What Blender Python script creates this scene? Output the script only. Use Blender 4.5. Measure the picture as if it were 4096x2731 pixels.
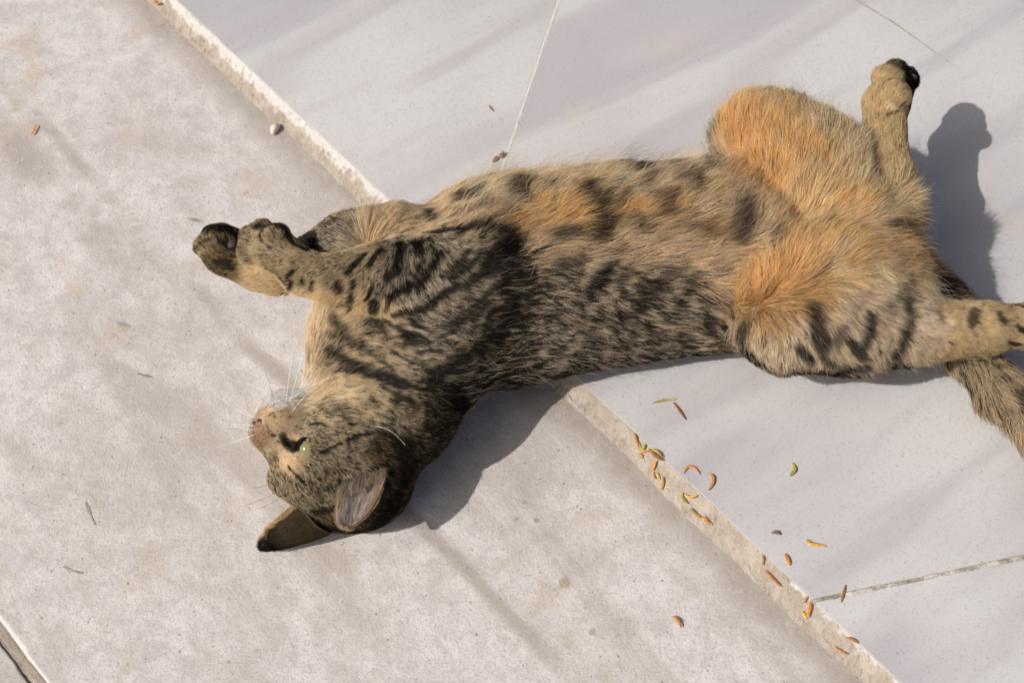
import bpy, bmesh, math, random
import numpy as np
from mathutils import Vector, kdtree
RNG = np.random.default_rng(7); random.seed(7)
SC = bpy.context.scene; COL = SC.collection
for o in list(bpy.data.objects): bpy.data.objects.remove(o)

# ------------------------------------------------------------------ camera
CAM_LOC, CAM_PITCH, CAM_LENS = (0.0, -0.51, 0.9133), 1.0472, 50.0
cd = bpy.data.cameras.new('camera'); cd.lens = CAM_LENS; cd.sensor_width = 36.0; cd.clip_start = 0.02; cd.clip_end = 500
cam = bpy.data.objects.new('camera', cd); COL.objects.link(cam)
cam.location = CAM_LOC; cam.rotation_euler = (math.pi / 2 - CAM_PITCH, 0, 0); SC.camera = cam
cd.dof.use_dof = True; cd.dof.focus_distance = 0.985; cd.dof.aperture_fstop = 7.0

# ------------------------------------------------------------------ sky and sun
SUN_EL, SUN_AZ = math.radians(46.5), math.radians(27)          # azimuth: direction the light travels, from +x towards +y
sun_dir = Vector((math.cos(SUN_EL) * math.cos(SUN_AZ), math.cos(SUN_EL) * math.sin(SUN_AZ), -math.sin(SUN_EL)))
w = bpy.data.worlds.new('World'); SC.world = w; w.use_nodes = True
nt = w.node_tree; bg = nt.nodes['Background']; sky = nt.nodes.new('ShaderNodeTexSky')
sky.sky_type = 'NISHITA'; sky.sun_disc = False; sky.sun_elevation = SUN_EL
sky.sun_rotation = math.atan2(-sun_dir.x, -sun_dir.y)
nt.links.new(sky.outputs[0], bg.inputs[0]); bg.inputs[1].default_value = 0.075
sky.air_density = 1.0; sky.dust_density = 6.0; sky.ozone_density = 0.4
sl = bpy.data.lights.new('sun', 'SUN'); sl.energy = 3.6; sl.angle = math.radians(0.55); sl.color = (1.0, 0.95, 0.885)
so = bpy.data.objects.new('sun', sl); COL.objects.link(so); so.rotation_euler = sun_dir.to_track_quat('-Z', 'Y').to_euler()
vs = SC.view_settings; vs.view_transform = 'Standard'; vs.look = 'None'; vs.exposure = 0.0; vs.gamma = 1.0; vs.use_curve_mapping = False
SC.cycles.max_bounces = 10; SC.cycles.transmission_bounces = 8; SC.cycles.diffuse_bounces = 4; SC.cycles.glossy_bounces = 6
SC.cycles.use_denoising = True
try: SC.cycles_curves.shape = 'RIBBONS'
except Exception: pass

# ------------------------------------------------------------------ layout (metres)
STEP_H, STEP_P, STEP_D, STEP_N = 0.014, (-0.2845, 0.3433), (0.67312, -0.73954), (0.73954, 0.67312)
JOINT_A, JOINT_B = ((0.0402, 0.3433), (-0.0055, 0.1732)), ((0.1984, -0.1887), (0.3438, -0.1575))
CRACK = [(0.2828, 0.3503), (0.3191, 0.3179), (0.3428, 0.292), (0.3674, 0.2653)]
JOINT_C = ((-0.3404, -0.2006), (-0.3017, -0.2394))
STAINS = [(0.0359, -0.1708, 0.00625, 0.8), (0.0169, -0.1255, 0.00281, 0.9), (0.0027, -0.1245, 0.0025, 0.8), (0.0245, -0.1368, 0.00438, 0.35), (0.0293, -0.1558, 0.00406, 0.35), (-0.2893, 0.0293, 0.005, 0.45), (-0.2965, 0.0226, 0.00313, 0.4), (-0.3324, 0.0244, 0.00281, 0.4), (0.0537, -0.2048, 0.00375, 0.7), (0.0088, -0.1115, 0.0025, 0.7)]
GOUGES = [[(-0.2968, -0.1115), (-0.293, -0.1206), (-0.2872, -0.1291)], [(-0.305, -0.159), (-0.2985, -0.1627), (-0.2904, -0.164)], [(-0.2744, -0.0099), (-0.2694, -0.0114), (-0.2629, -0.0128)], [(-0.2845, 0.0301), (-0.2897, 0.0323), (-0.2953, 0.0331)], [(-0.2553, 0.1288), (-0.2482, 0.1263), (-0.2395, 0.1247)], [(-0.1551, -0.007), (-0.1502, -0.0092), (-0.1464, -0.0128)]]
SP, SD, SN = (np.array(a) for a in (STEP_P, STEP_D, STEP_N))
def st_xy(t, s):                                              # along the step, across it (s > 0 on the terrace)
    p = SP + SD * t + SN * s
    return float(p[0]), float(p[1])

# ------------------------------------------------------------------ helpers
def tag(o, label=None, cat=None, group=None, kind=None):
    for k, v in (('label', label), ('category', cat), ('group', group), ('kind', kind)):
        if v: o[k] = v
    return o
def link_mesh(name, verts, faces, mat, parent=None, smooth=False, col=None):
    me = bpy.data.meshes.new(name)
    me.from_pydata([tuple(map(float, v)) for v in verts], [], [tuple(map(int, f)) for f in faces]); me.update()
    if col is not None:
        a = me.attributes.new('col', 'FLOAT_COLOR', 'POINT')
        c = np.ones((len(verts), 4), np.float32); c[:, :3] = np.asarray(col)[:, :3]; a.data.foreach_set('color', c.ravel())
    if smooth: me.polygons.foreach_set('use_smooth', [True] * len(me.polygons))
    me.materials.append(mat)
    o = bpy.data.objects.new(name, me); COL.objects.link(o)
    if parent: o.parent = parent
    return o
class NT:
    def __init__(s, name):
        s.m = bpy.data.materials.new(name); s.m.use_nodes = True; s.t = s.m.node_tree; s.b = s.t.nodes['Principled BSDF']; s.out = s.t.nodes['Material Output']
    def n(s, kind, **kw):
        x = s.t.nodes.new('ShaderNode' + kind)
        for k, v in kw.items():
            if k.startswith('i_'): x.inputs[int(k[2:])].default_value = v
            else: setattr(x, k, v)
        return x
    def l(s, a, b): s.t.links.new(a, b)
    def put(s, v, sock):
        if isinstance(v, (int, float)): sock.default_value = v
        elif isinstance(v, tuple): sock.default_value = v if len(v) == 4 or sock.type == 'VECTOR' else (*v, 1)
        else: s.l(v, sock)
    def math(s, op, a, b=0.0, c=0.0, clamp=False):
        x = s.n('Math', operation=op, use_clamp=clamp)
        for i, v in enumerate((a, b, c)): s.put(v, x.inputs[i])
        return x.outputs[0]
    def mix(s, f, a, b, mode='MIX'):
        x = s.n('Mix', data_type='RGBA', blend_type=mode); s.put(f, x.inputs[0]); s.put(a, x.inputs[6]); s.put(b, x.inputs[7]); return x.outputs[2]
    def ramp(s, v, lo, hi):
        x = s.n('MapRange', interpolation_type='SMOOTHSTEP'); s.put(v, x.inputs[0]); x.inputs[1].default_value = lo; x.inputs[2].default_value = hi; return x.outputs[0]
    def noise(s, vec, scale, detail=4.0, rough=.55, dist=0.0):
        x = s.n('TexNoise'); s.l(vec, x.inputs['Vector']); x.inputs['Scale'].default_value = scale; x.inputs['Detail'].default_value = detail
        x.inputs['Roughness'].default_value = rough; x.inputs['Distortion'].default_value = dist; return x.outputs[0]
    def pos(s): return s.n('NewGeometry').outputs['Position']
    def mapping(s, vec, rot=0.0, scale=(1, 1, 1), loc=(0, 0, 0)):
        x = s.n('Mapping'); s.l(vec, x.inputs[0]); x.inputs[1].default_value = loc; x.inputs[2].default_value = (0, 0, rot)
        y = s.n('Mapping'); s.l(x.outputs[0], y.inputs[0]); y.inputs[3].default_value = scale; return y.outputs[0]
    def across(s, p, n, d0):
        x = s.n('VectorMath', operation='DOT_PRODUCT'); s.l(p, x.inputs[0]); x.inputs[1].default_value = (n[0], n[1], 0); return s.math('SUBTRACT', x.outputs['Value'], d0)
    def bump(s, hgt, strength, dist):
        x = s.n('Bump'); x.inputs['Strength'].default_value = strength; x.inputs['Distance'].default_value = dist; s.l(hgt, x.inputs['Height']); s.l(x.outputs[0], s.b.inputs['Normal'])

# ------------------------------------------------------------------ stone materials
def mat_lower():
    m = NT('weathered_stone'); p = m.pos(); S = m.across(p, STEP_N, float(SP @ SN)); A = m.across(p, STEP_D, float(SP @ SD))
    big = m.noise(p, 8, 6, .62, .4); mid = m.noise(p, 48, 8, .74, .3); fine = m.noise(p, 480, 4, .7); grain = m.noise(p, 1300, 2, .6)
    c = m.mix(m.ramp(mid, .34, .64), (.490, .460, .447), (.635, .606, .595))
    c = m.mix(m.math('MULTIPLY', m.ramp(big, .48, .70), .62), c, (.425, .382, .360))
    c = m.mix(m.math('MULTIPLY', m.ramp(m.noise(p, 21, 3, .5), .56, .70), .50), c, (.49, .40, .315))
    along = m.mapping(p, -math.atan2(SD[1], SD[0]), (2.6, 13, 1), (.7, .2, 0))
    c = m.mix(m.math('MULTIPLY', m.ramp(m.noise(along, 1, 6, .62, .8), .46, .68), .68), c, (.39, .345, .31))
    # dirt washed along the foot of the step
    edge = m.math('ADD', S, m.math('MULTIPLY', m.math('SUBTRACT', m.noise(p, 14, 4, .6), .5), .045))
    dirt = m.math('MULTIPLY', m.ramp(edge, -.046, -.016), m.ramp(mid, .15, .60))
    c = m.mix(m.math('MULTIPLY', dirt, .85), c, (.305, .258, .220))
    # worn streak parallel to the step
    off = m.math('ABSOLUTE', m.math('ADD', m.math('ADD', S, .154), m.math('MULTIPLY', m.math('SUBTRACT', m.noise(p, 6, 3, .5), .5), .024)))
    strk = m.math('MULTIPLY', m.math('SUBTRACT', 1.0, m.ramp(off, .0015, .0095)), m.ramp(m.noise(m.mapping(p, 0, (1, 1, 1), (3, 1, 0)), 9, 3, .6), .36, .54))
    c = m.mix(m.math('MULTIPLY', strk, .72), c, (.335, .283, .245))
    off2 = m.math('ABSOLUTE', m.math('ADD', m.math('ADD', S, .182), m.math('MULTIPLY', m.math('SUBTRACT', m.noise(p, 5, 4, .55), .5), .03)))
    c = m.mix(m.math('MULTIPLY', m.math('MULTIPLY', m.math('SUBTRACT', 1.0, m.ramp(off2, .004, .022)), m.math('MULTIPLY', m.ramp(m.noise(p, 11, 5, .6), .34, .58), m.math('SUBTRACT', 1.0, m.math('MULTIPLY', m.ramp(A, .10, .24), .8)))), .8), c, (.36, .315, .285))
    cl = m.noise(p, 150, 5, .7, .4); c = m.mix(m.math('MULTIPLY', m.ramp(cl, .54, .70), .38), c, (.36, .325, .305))
    c = m.mix(m.math('MULTIPLY', m.math('SUBTRACT', 1.0, m.ramp(cl, .30, .44)), .30), c, (.70, .675, .66))
    for x_, y_, r_, k_ in STAINS:                                   # rust and dirt spots
        dv = m.n('VectorMath', operation='DISTANCE'); m.l(p, dv.inputs[0]); dv.inputs[1].default_value = (x_, y_, 0)
        dd = m.math('ADD', dv.outputs['Value'], m.math('MULTIPLY', m.math('SUBTRACT', m.noise(p, 220, 4, .65), .5), r_ * 1.3))
        c = m.mix(m.math('MULTIPLY', m.math('SUBTRACT', 1.0, m.ramp(dd, r_ * .35, r_)), k_), c, (.33, .265, .21))
    # dark pores
    v = m.n('TexVoronoi', feature='F1'); m.l(p, v.inputs['Vector']); v.inputs['Scale'].default_value = 230; v.inputs['Randomness'].default_value = 1
    por = m.math('MULTIPLY', m.math('SUBTRACT', 1.0, m.ramp(v.outputs['Distance'], .10, .24)), m.ramp(m.noise(p, 90, 3, .6), .50, .66))
    c = m.mix(m.math('MULTIPLY', por, .80), c, (.13, .12, .115))
    c = m.mix(m.math('MULTIPLY', m.ramp(fine, .50, .66), .55), c, (.34, .31, .295))
    c = m.mix(m.math('MULTIPLY', m.ramp(grain, .62, .74), .35), c, (.76, .73, .71))
    at = m.n('Attribute', attribute_name='col'); c = m.mix(m.math('MULTIPLY', at.outputs['Fac'], .75), c, (.68, .665, .655))
    m.l(c, m.b.inputs['Base Color']); m.b.inputs['Roughness'].default_value = .72; m.b.inputs['Specular IOR Level'].default_value = .35
    m.bump(m.math('ADD', m.math('MULTIPLY', fine, 1.0), m.math('MULTIPLY', cl, 1.2)), .5, .0010)
    return m.m
def mat_upper():
    m = NT('pale_marble'); p = m.pos()
    oi = m.n('ObjectInfo'); sh = m.n('Combine' + 'XYZ'); m.l(m.math('MULTIPLY', oi.outputs['Random'], 3.0), sh.inputs[0])
    va = m.n('VectorMath', operation='ADD'); m.l(p, va.inputs[0]); m.l(sh.outputs[0], va.inputs[1]); q = va.outputs[0]
    diag_band = m.noise(m.mapping(q, -math.radians(33), (2.4, 13, 1)), 1.0, 3, .5, .5)  # soft grey bands running diagonally, broad ones first, then narrow
    diag_band2 = m.noise(m.mapping(q, -math.radians(30), (5, 32, 1)), 1.0, 4, .55, .4)
    big = m.noise(q, 6, 4, .5); fine = m.noise(p, 600, 3, .6); grain = m.noise(p, 1700, 2, .5)
    c = m.mix(m.ramp(big, .35, .68), (.490, .482, .490), (.555, .547, .550))
    c = m.mix(m.math('MULTIPLY', m.ramp(diag_band, .45, .66), .74), c, (.390, .368, .394))
    c = m.mix(m.math('MULTIPLY', m.ramp(diag_band2, .52, .72), .35), c, (.430, .408, .432))
    c = m.mix(m.math('MULTIPLY', m.ramp(m.noise(q, 16, 2, .5), .64, .76), .32), c, (.55, .47, .385))
    c = m.mix(m.math('MULTIPLY', m.ramp(fine, .52, .68), .42), c, (.34, .325, .33))
    c = m.mix(m.math('MULTIPLY', m.ramp(grain, .62, .75), .25), c, (.78, .76, .76))
    v = m.n('TexVoronoi', feature='F1'); m.l(p, v.inputs['Vector']); v.inputs['Scale'].default_value = 170
    por = m.math('MULTIPLY', m.math('SUBTRACT', 1.0, m.ramp(v.outputs['Distance'], .06, .17)), m.ramp(m.noise(p, 30, 3, .6), .48, .62))
    c = m.mix(m.math('MULTIPLY', por, .55), c, (.17, .155, .155))
    at = m.n('Attribute', attribute_name='col'); c = m.mix(m.math('MULTIPLY', at.outputs['Fac'], .8), c, (.40, .375, .35))
    m.l(c, m.b.inputs['Base Color']); m.b.inputs['Roughness'].default_value = .55; m.b.inputs['Specular IOR Level'].default_value = .35
    m.bump(m.math('ADD', m.math('MULTIPLY', fine, .5), big), .2, .0005)
    return m.m
def mat_mortar(name, ca, cb, cc, light_by=None):
    m = NT(name); p = m.pos()
    n1 = m.noise(p, 60, 5, .65); n2 = m.noise(p, 520, 4, .7); n3 = m.noise(p, 1400, 2, .6)
    c = m.mix(m.ramp(n1, .35, .65), ca, cb)
    c = m.mix(m.math('MULTIPLY', m.ramp(n2, .54, .68), .6), c, cc)
    c = m.mix(m.math('MULTIPLY', m.ramp(n3, .60, .72), .5), c, (.78, .74, .70))
    c = m.mix(m.math('MULTIPLY', m.math('SUBTRACT', 1.0, m.ramp(n2, .30, .40)), .6), c, (.16, .13, .11))
    if light_by:
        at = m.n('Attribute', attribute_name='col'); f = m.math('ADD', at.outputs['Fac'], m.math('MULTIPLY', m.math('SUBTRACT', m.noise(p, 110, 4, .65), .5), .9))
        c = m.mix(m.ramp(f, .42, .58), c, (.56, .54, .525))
    m.l(c, m.b.inputs['Base Color']); m.b.inputs['Roughness'].default_value = .9; m.b.inputs['Specular IOR Level'].default_value = .2
    m.bump(m.math('ADD', n2, n1), .6, .0012)
    return m.m
M_LOW, M_UP = mat_lower(), mat_upper()
M_RISER = mat_mortar('riser_mortar', (.33, .285, .235), (.43, .38, .325), (.25, .21, .175), True)
M_JOINT = mat_mortar('pale_joint', (.56, .53, .50), (.62, .59, .565), (.52, .47, .42))
M_JOINTC = mat_mortar('chipped_joint', (.30, .26, .22), (.62, .58, .54), (.34, .29, .25))
M_JOINTD = mat_mortar('dirty_joint', (.33, .285, .235), (.44, .385, .33), (.24, .20, .165))
M_SCR = mat_mortar('dirt_scratch', (.27, .24, .22), (.36, .325, .30), (.22, .19, .17))
M_BED = mat_mortar('mortar_bed', (.40, .36, .31), (.48, .43, .38), (.30, .27, .23))

# ------------------------------------------------------------------ ground, terrace and their slabs
def poly_inset(pts, d):
    pts = [np.array(p, float) for p in pts]; n = len(pts); out = []
    area = sum(pts[i][0] * pts[(i + 1) % n][1] - pts[(i + 1) % n][0] * pts[i][1] for i in range(n)); sg = 1 if area > 0 else -1
    for i in range(n):
        a, b, c = pts[i - 1], pts[i], pts[(i + 1) % n]
        e1 = (b - a) / np.linalg.norm(b - a); e2 = (c - b) / np.linalg.norm(c - b)
        n1 = np.array([-e1[1], e1[0]]) * sg; n2 = np.array([-e2[1], e2[0]]) * sg
        k = n1 + n2; k = k / max(k @ k, .2) * 2
        out.append(b + k * d)
    return out
def slab(name, pts, z0, z1, bev, mat, parent, seed, jag=.0004, worn=0.6):
    """a stone slab: outline cut fine where it is near the camera, worn rounded rim"""
    r = np.random.default_rng(seed); fine = []
    n = len(pts)
    for i in range(n):
        a, b = np.array(pts[i]), np.array(pts[(i + 1) % n]); L = np.linalg.norm(b - a); t = [0.0]; x = 0.0
        while x < L - .004:
            q = a + (b - a) * x / L
            x += .004 if np.hypot(q[0], q[1]) < .75 else .12
            if x < L - .002: t.append(x / L)
        fine += [a + (b - a) * k for k in t]
    fine = np.array(fine); m = len(fine)
    wob = np.cumsum(r.normal(0, 1, m)); wob -= np.convolve(np.r_[wob[-15:], wob, wob[:15]], np.ones(31) / 31, 'valid')
    c = fine.mean(0); dirs = np.array(poly_inset(fine, 1.0)) - fine; ln = np.linalg.norm(dirs, axis=1, keepdims=True); dirs /= np.maximum(ln, 1e-6)
    base = fine + dirs * (np.clip(wob, -3, 3) * jag * .5 + abs(jag))[:, None]
    bv = bev * (1 + .35 * np.clip(wob[::-1], -2, 2) / 2)
    V, C = [], []
    for ins, z, cc in ((0, z0, 0), (0, z1 - bev, worn), (.35, z1 - bev * .32, 1 * worn), (1.0, z1, worn * .75), (2.2, z1, 0.0)):
        q = base + dirs * (bv * ins)[:, None]
        V += [(x, y, z) for x, y in q]; C += [cc] * m
    F = []
    for k in range(4):
        for i in range(m):
            j = (i + 1) % m; F.append((k * m + i, k * m + j, (k + 1) * m + j, (k + 1) * m + i))
    F.append(tuple(range(4 * m, 5 * m)))
    ar = sum(base[i][0] * base[(i + 1) % m][1] - base[(i + 1) % m][0] * base[i][1] for i in range(m))
    if ar < 0: F = [f[::-1] for f in F]
    return link_mesh(name, V, F, mat, parent, col=np.repeat(np.array(C)[:, None], 3, 1))
ground = tag(link_mesh('ground', [(-60, -60, -.012), (60, -60, -.012), (60, 60, -.012), (-60, 60, -.012)], [(0, 1, 2, 3)], M_BED), kind='structure')
TMIN, TMAX = -2.6, 3.2
jc0, jc1 = np.array(JOINT_C[0]), np.array(JOINT_C[1]); sC = float(((jc0 + jc1) / 2 - SP) @ SN)
slab('slab', [st_xy(TMIN, sC), st_xy(TMAX, sC), st_xy(TMAX, -.0075), st_xy(TMIN, -.0075)], -.03, 0.0, .0022, M_LOW, ground, 1, .0005, .9)
slab('slab', [st_xy(TMIN, sC - 1.3), st_xy(TMAX, sC - 1.3), st_xy(TMAX, sC - .0075), st_xy(TMIN, sC - .0075)], -.03, -.001, .0012, M_LOW, ground, 2, .0005, 0)
def strip(name, t0, t1, prof, mat, parent, fine_t, col=None, seed=3, amp=.0008):
    """a band swept along the step; prof(t, k) -> (s, z) rows"""
    r = np.random.default_rng(seed); ts = list(np.arange(t0, fine_t[0], .1)) + list(np.arange(fine_t[0], fine_t[1], .0025)) + list(np.arange(fine_t[1], t1, .1))
    K = len(prof(0)); V, C = [], []
    ph = r.uniform(0, 6.28, (6,)); 
    for t in ts:
        for k, (s, z, a) in enumerate(prof(t)):
            nz = sum(math.sin(t * f + ph[i] + k * (1.3 + i)) * w_ for i, (f, w_) in enumerate(((37, .5), (83, .45), (171, .35), (390, .3), (770, .25), (1500, .2))))
            x, y = st_xy(t, s + a * (nz * amp + r.normal(0, amp * .35))); V.append((x, y, z + a * (r.normal(0, amp * .35) + amp * .5 * nz)))
            C.append(col(t, k) if col else 0)
    F = [(i * K + k, (i + 1) * K + k, (i + 1) * K + k + 1, i * K + k + 1) for i in range(len(ts) - 1) for k in range(K - 1)]
    return link_mesh(name, V, F, mat, parent, col=np.repeat(np.array(C)[:, None], 3, 1))
strip('mortar_joint', TMIN, TMAX, lambda t: [(sC - .012, -.006, 0), (sC - .0075, -.0035, 1), (sC - .004, -.0025, 1), (sC - .001, -.0030, 1), (sC + .004, -.006, 0)], M_JOINTD, ground, (.4, .75), seed=5, amp=.0009)
for k_, pts_ in enumerate(GOUGES):
    V, F = [], []; g_ = [np.array(q) for q in pts_]
    for i in range(9):
        t = i / 8; q = g_[0] * (1 - t) ** 2 + g_[1] * 2 * t * (1 - t) + g_[2] * t * t; d = (g_[2] - g_[0]); d = d / np.linalg.norm(d); n_ = np.array([-d[1], d[0]])
        w_ = .0010 * math.sin(math.pi * (.05 + .9 * t)) * (1 + .5 * math.sin(7 * t + k_)) + .00015
        for e_, z_ in ((-1.0, .0003), (0, .0004), (1.0, .0003)): V.append((*(q + n_ * w_ * e_), z_))
    for i in range(8):
        for e_ in (0, 1): F.append((i * 3 + e_, i * 3 + e_ + 1, i * 3 + e_ + 4, i * 3 + e_ + 3))
    link_mesh('scratch', V, F, M_SCR, ground)
# raised terrace
bed = [st_xy(TMIN, .003), st_xy(TMAX, .003), st_xy(TMAX, 2.6), st_xy(TMIN, 2.6)]
TV = [(x, y, z) for z in (-.012, STEP_H - .0035) for x, y in bed]
terrace = tag(link_mesh('terrace', TV, [(4, 5, 6, 7), (0, 1, 5, 4), (1, 2, 6, 5), (2, 3, 7, 6), (3, 0, 4, 7)], M_BED), kind='structure')
def lin(a, b): return np.array(a, float), np.array(b, float) - np.array(a, float)
def cross(l1, l2):
    (p, d), (q, e) = l1, l2; k = d[0] * e[1] - d[1] * e[0]; t = ((q - p)[0] * e[1] - (q - p)[1] * e[0]) / k; return p + d * t
def shift(l, n): 
    p, d = l; u = d / np.linalg.norm(d); return p + np.array([-u[1], u[0]]) * n, d
lS = (SP + SN * .0, SD.copy()); lA = lin(*JOINT_A); lB = lin(*JOINT_B)
back = (SP + SN * 2.6, SD.copy()); endL = (SP + SD * TMIN, SN.copy()); endR = (SP + SD * TMAX, SN.copy())
slab('slab', [cross(lS, endL), cross(lS, shift(lA, -.0009)), cross(back, shift(lA, -.0009)), cross(back, endL)], STEP_H - .012, STEP_H, .0004, M_UP, terrace, 11, .0003, .5)
slab('slab', [cross(lS, shift(lA, .0009)), cross(lS, shift(lB, .0009)), cross(endR, shift(lB, .0009)), cross(back, endR), cross(back, shift(lA, .0009))], STEP_H - .012, STEP_H, .0004, M_UP, terrace, 12, .0003, .8)
slab('slab', [cross(lS, shift(lB, -.0009)), cross(lS, endR), cross(endR, shift(lB, -.0009))], STEP_H - .012, STEP_H - .0002, .0005, M_UP, terrace, 13, .0003, .6)
def riser_prof(t):
    k = 1.0 + .12 * math.sin(t * 21) + .08 * math.sin(t * 53 + 1)
    f = .0095 * k
    return [(.004, STEP_H - .0028, 0), (.0004, STEP_H - .0018, .5), (-.0012, STEP_H - .0030, .8), (-.0030, STEP_H - .0052, 1), (-.0048, STEP_H * .5, 1), (-.0066, STEP_H * .34, 1), (-.0082 * k, STEP_H * .17, 1), (-f - .001, .0012, 1), (-f - .004, -.0002, .4), (-f - .006, -.003, 0)]
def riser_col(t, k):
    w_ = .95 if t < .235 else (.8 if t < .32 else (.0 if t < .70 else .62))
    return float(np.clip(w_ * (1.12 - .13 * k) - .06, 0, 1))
strip('mortar_riser', TMIN, TMAX, riser_prof, M_RISER, terrace, (-.1, .85), riser_col, 8, .0013)
def joint_band(name, l, w_, z, mat, a, b, seed):
    p, d = l; u = d / np.linalg.norm(d); nrm = np.array([-u[1], u[0]]); r = np.random.default_rng(seed); V, F = [], []
    ts = np.arange(a, b, .003); 
    for i, t in enumerate(ts):
        for s in (-1.6, -.6, 0, .6, 1.6):
            q = p + u * t + nrm * s * w_; V.append((q[0], q[1], z - ((.0012 if seed == 22 else .0004) if abs(s) > 1 else 0) + r.normal(0, .00028 if seed == 22 else .00007) + (.0006 * math.sin(t * 310 + s) * math.sin(t * 97) if seed == 22 else 0)))
    for i in range(len(ts) - 1):
        for k in range(4): F.append((i * 5 + k, (i + 1) * 5 + k, (i + 1) * 5 + k + 1, i * 5 + k + 1))
    return link_mesh(name, V, F, mat, terrace)
LA = float(np.linalg.norm(lA[1]))
joint_band('mortar_joint', lA, .0011, STEP_H + .0002, M_JOINT, -.6, LA + .12, 21)
joint_band('mortar_joint', lB, .0012, STEP_H + .0001, M_JOINTC, 0.0, .6, 22)
cr = [np.array(c) for c in CRACK]; V, F = [], []
for i, c in enumerate(cr):
    d = cr[min(i + 1, 3)] - cr[max(i - 1, 0)]; d /= np.linalg.norm(d); n_ = np.array([-d[1], d[0]]) * (.0008, .0007, .0005, .0001)[i]
    V += [(c[0] - n_[0], c[1] - n_[1], STEP_H + .0007), (c[0] + n_[0], c[1] + n_[1], STEP_H + .0007)]
link_mesh('hairline_crack', V, [(2 * i, 2 * i + 2, 2 * i + 3, 2 * i + 1) for i in range(3)], M_JOINTD, terrace)

# ------------------------------------------------------------------ the cat
COAT = {'G': ((0.72, 0.59, 0.43), 0.6, 0.012, 0.22), 'D': ((0.5, 0.4, 0.28), 0.8, 0.01, 0.2), 'T': ((0.9, 0.71, 0.46), 0.06, 0.025, 0.48), 'Ts': ((0.88, 0.69, 0.44), 0.12, 0.012, 0.35), 'Tb': ((0.76, 0.57, 0.35), 0.18, 0.022, 0.5), 'To': ((0.9, 0.58, 0.23), 0.05, 0.022, 0.45), 'O': ((0.88, 0.52, 0.18), 0.03, 0.023, 0.5), 'Od': ((0.66, 0.42, 0.17), 0.15, 0.018, 0.45), 'C': ((0.9, 0.67, 0.37), 0.03, 0.022, 0.45), 'Cg': ((0.88, 0.73, 0.54), 0.14, 0.013, 0.35), 'W': ((0.9, 0.88, 0.87), -0.4, 0.008, 0.35), 'A': ((0.66, 0.55, 0.41), 0.52, 0.0065, 0.2), 'B': ((0.62, 0.49, 0.3), 0.35, 0.005, 0.25), 'Bc': ((0.84, 0.66, 0.4), 0.1, 0.007, 0.3), 'Bd': ((0.34, 0.25, 0.125), 0.5, 0.005, 0.25), 'K': ((0.66, 0.54, 0.36), 0.51, 0.0042, 0.25), 'N': ((0.74, 0.59, 0.38), 0.33, 0.01, 0.3), 'Nc': ((0.9, 0.75, 0.52), 0.08, 0.011, 0.35), 'M': ((0.68, 0.51, 0.3), 0.15, 0.003, 0.25), 'R': ((0.42, 0.27, 0.16), 0.2, 0.0022, 0.25), 'F': ((0.78, 0.61, 0.36), 0.15, 0.006, 0.28), 'P': ((0.03, 0.024, 0.02), 0.8, 0.005, 0.35), 'L': ((0.58, 0.45, 0.28), 0.38, 0.017, 0.3), 'Kc': ((0.88, 0.67, 0.44), 0.06, 0.0035, 0.25), 'Y': ((0.015, 0.012, 0.011), 0.9, 0.002, 0.2), 'KD': ((0.38, 0.28, 0.16), 0.66, 0.006, 0.25)}
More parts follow.
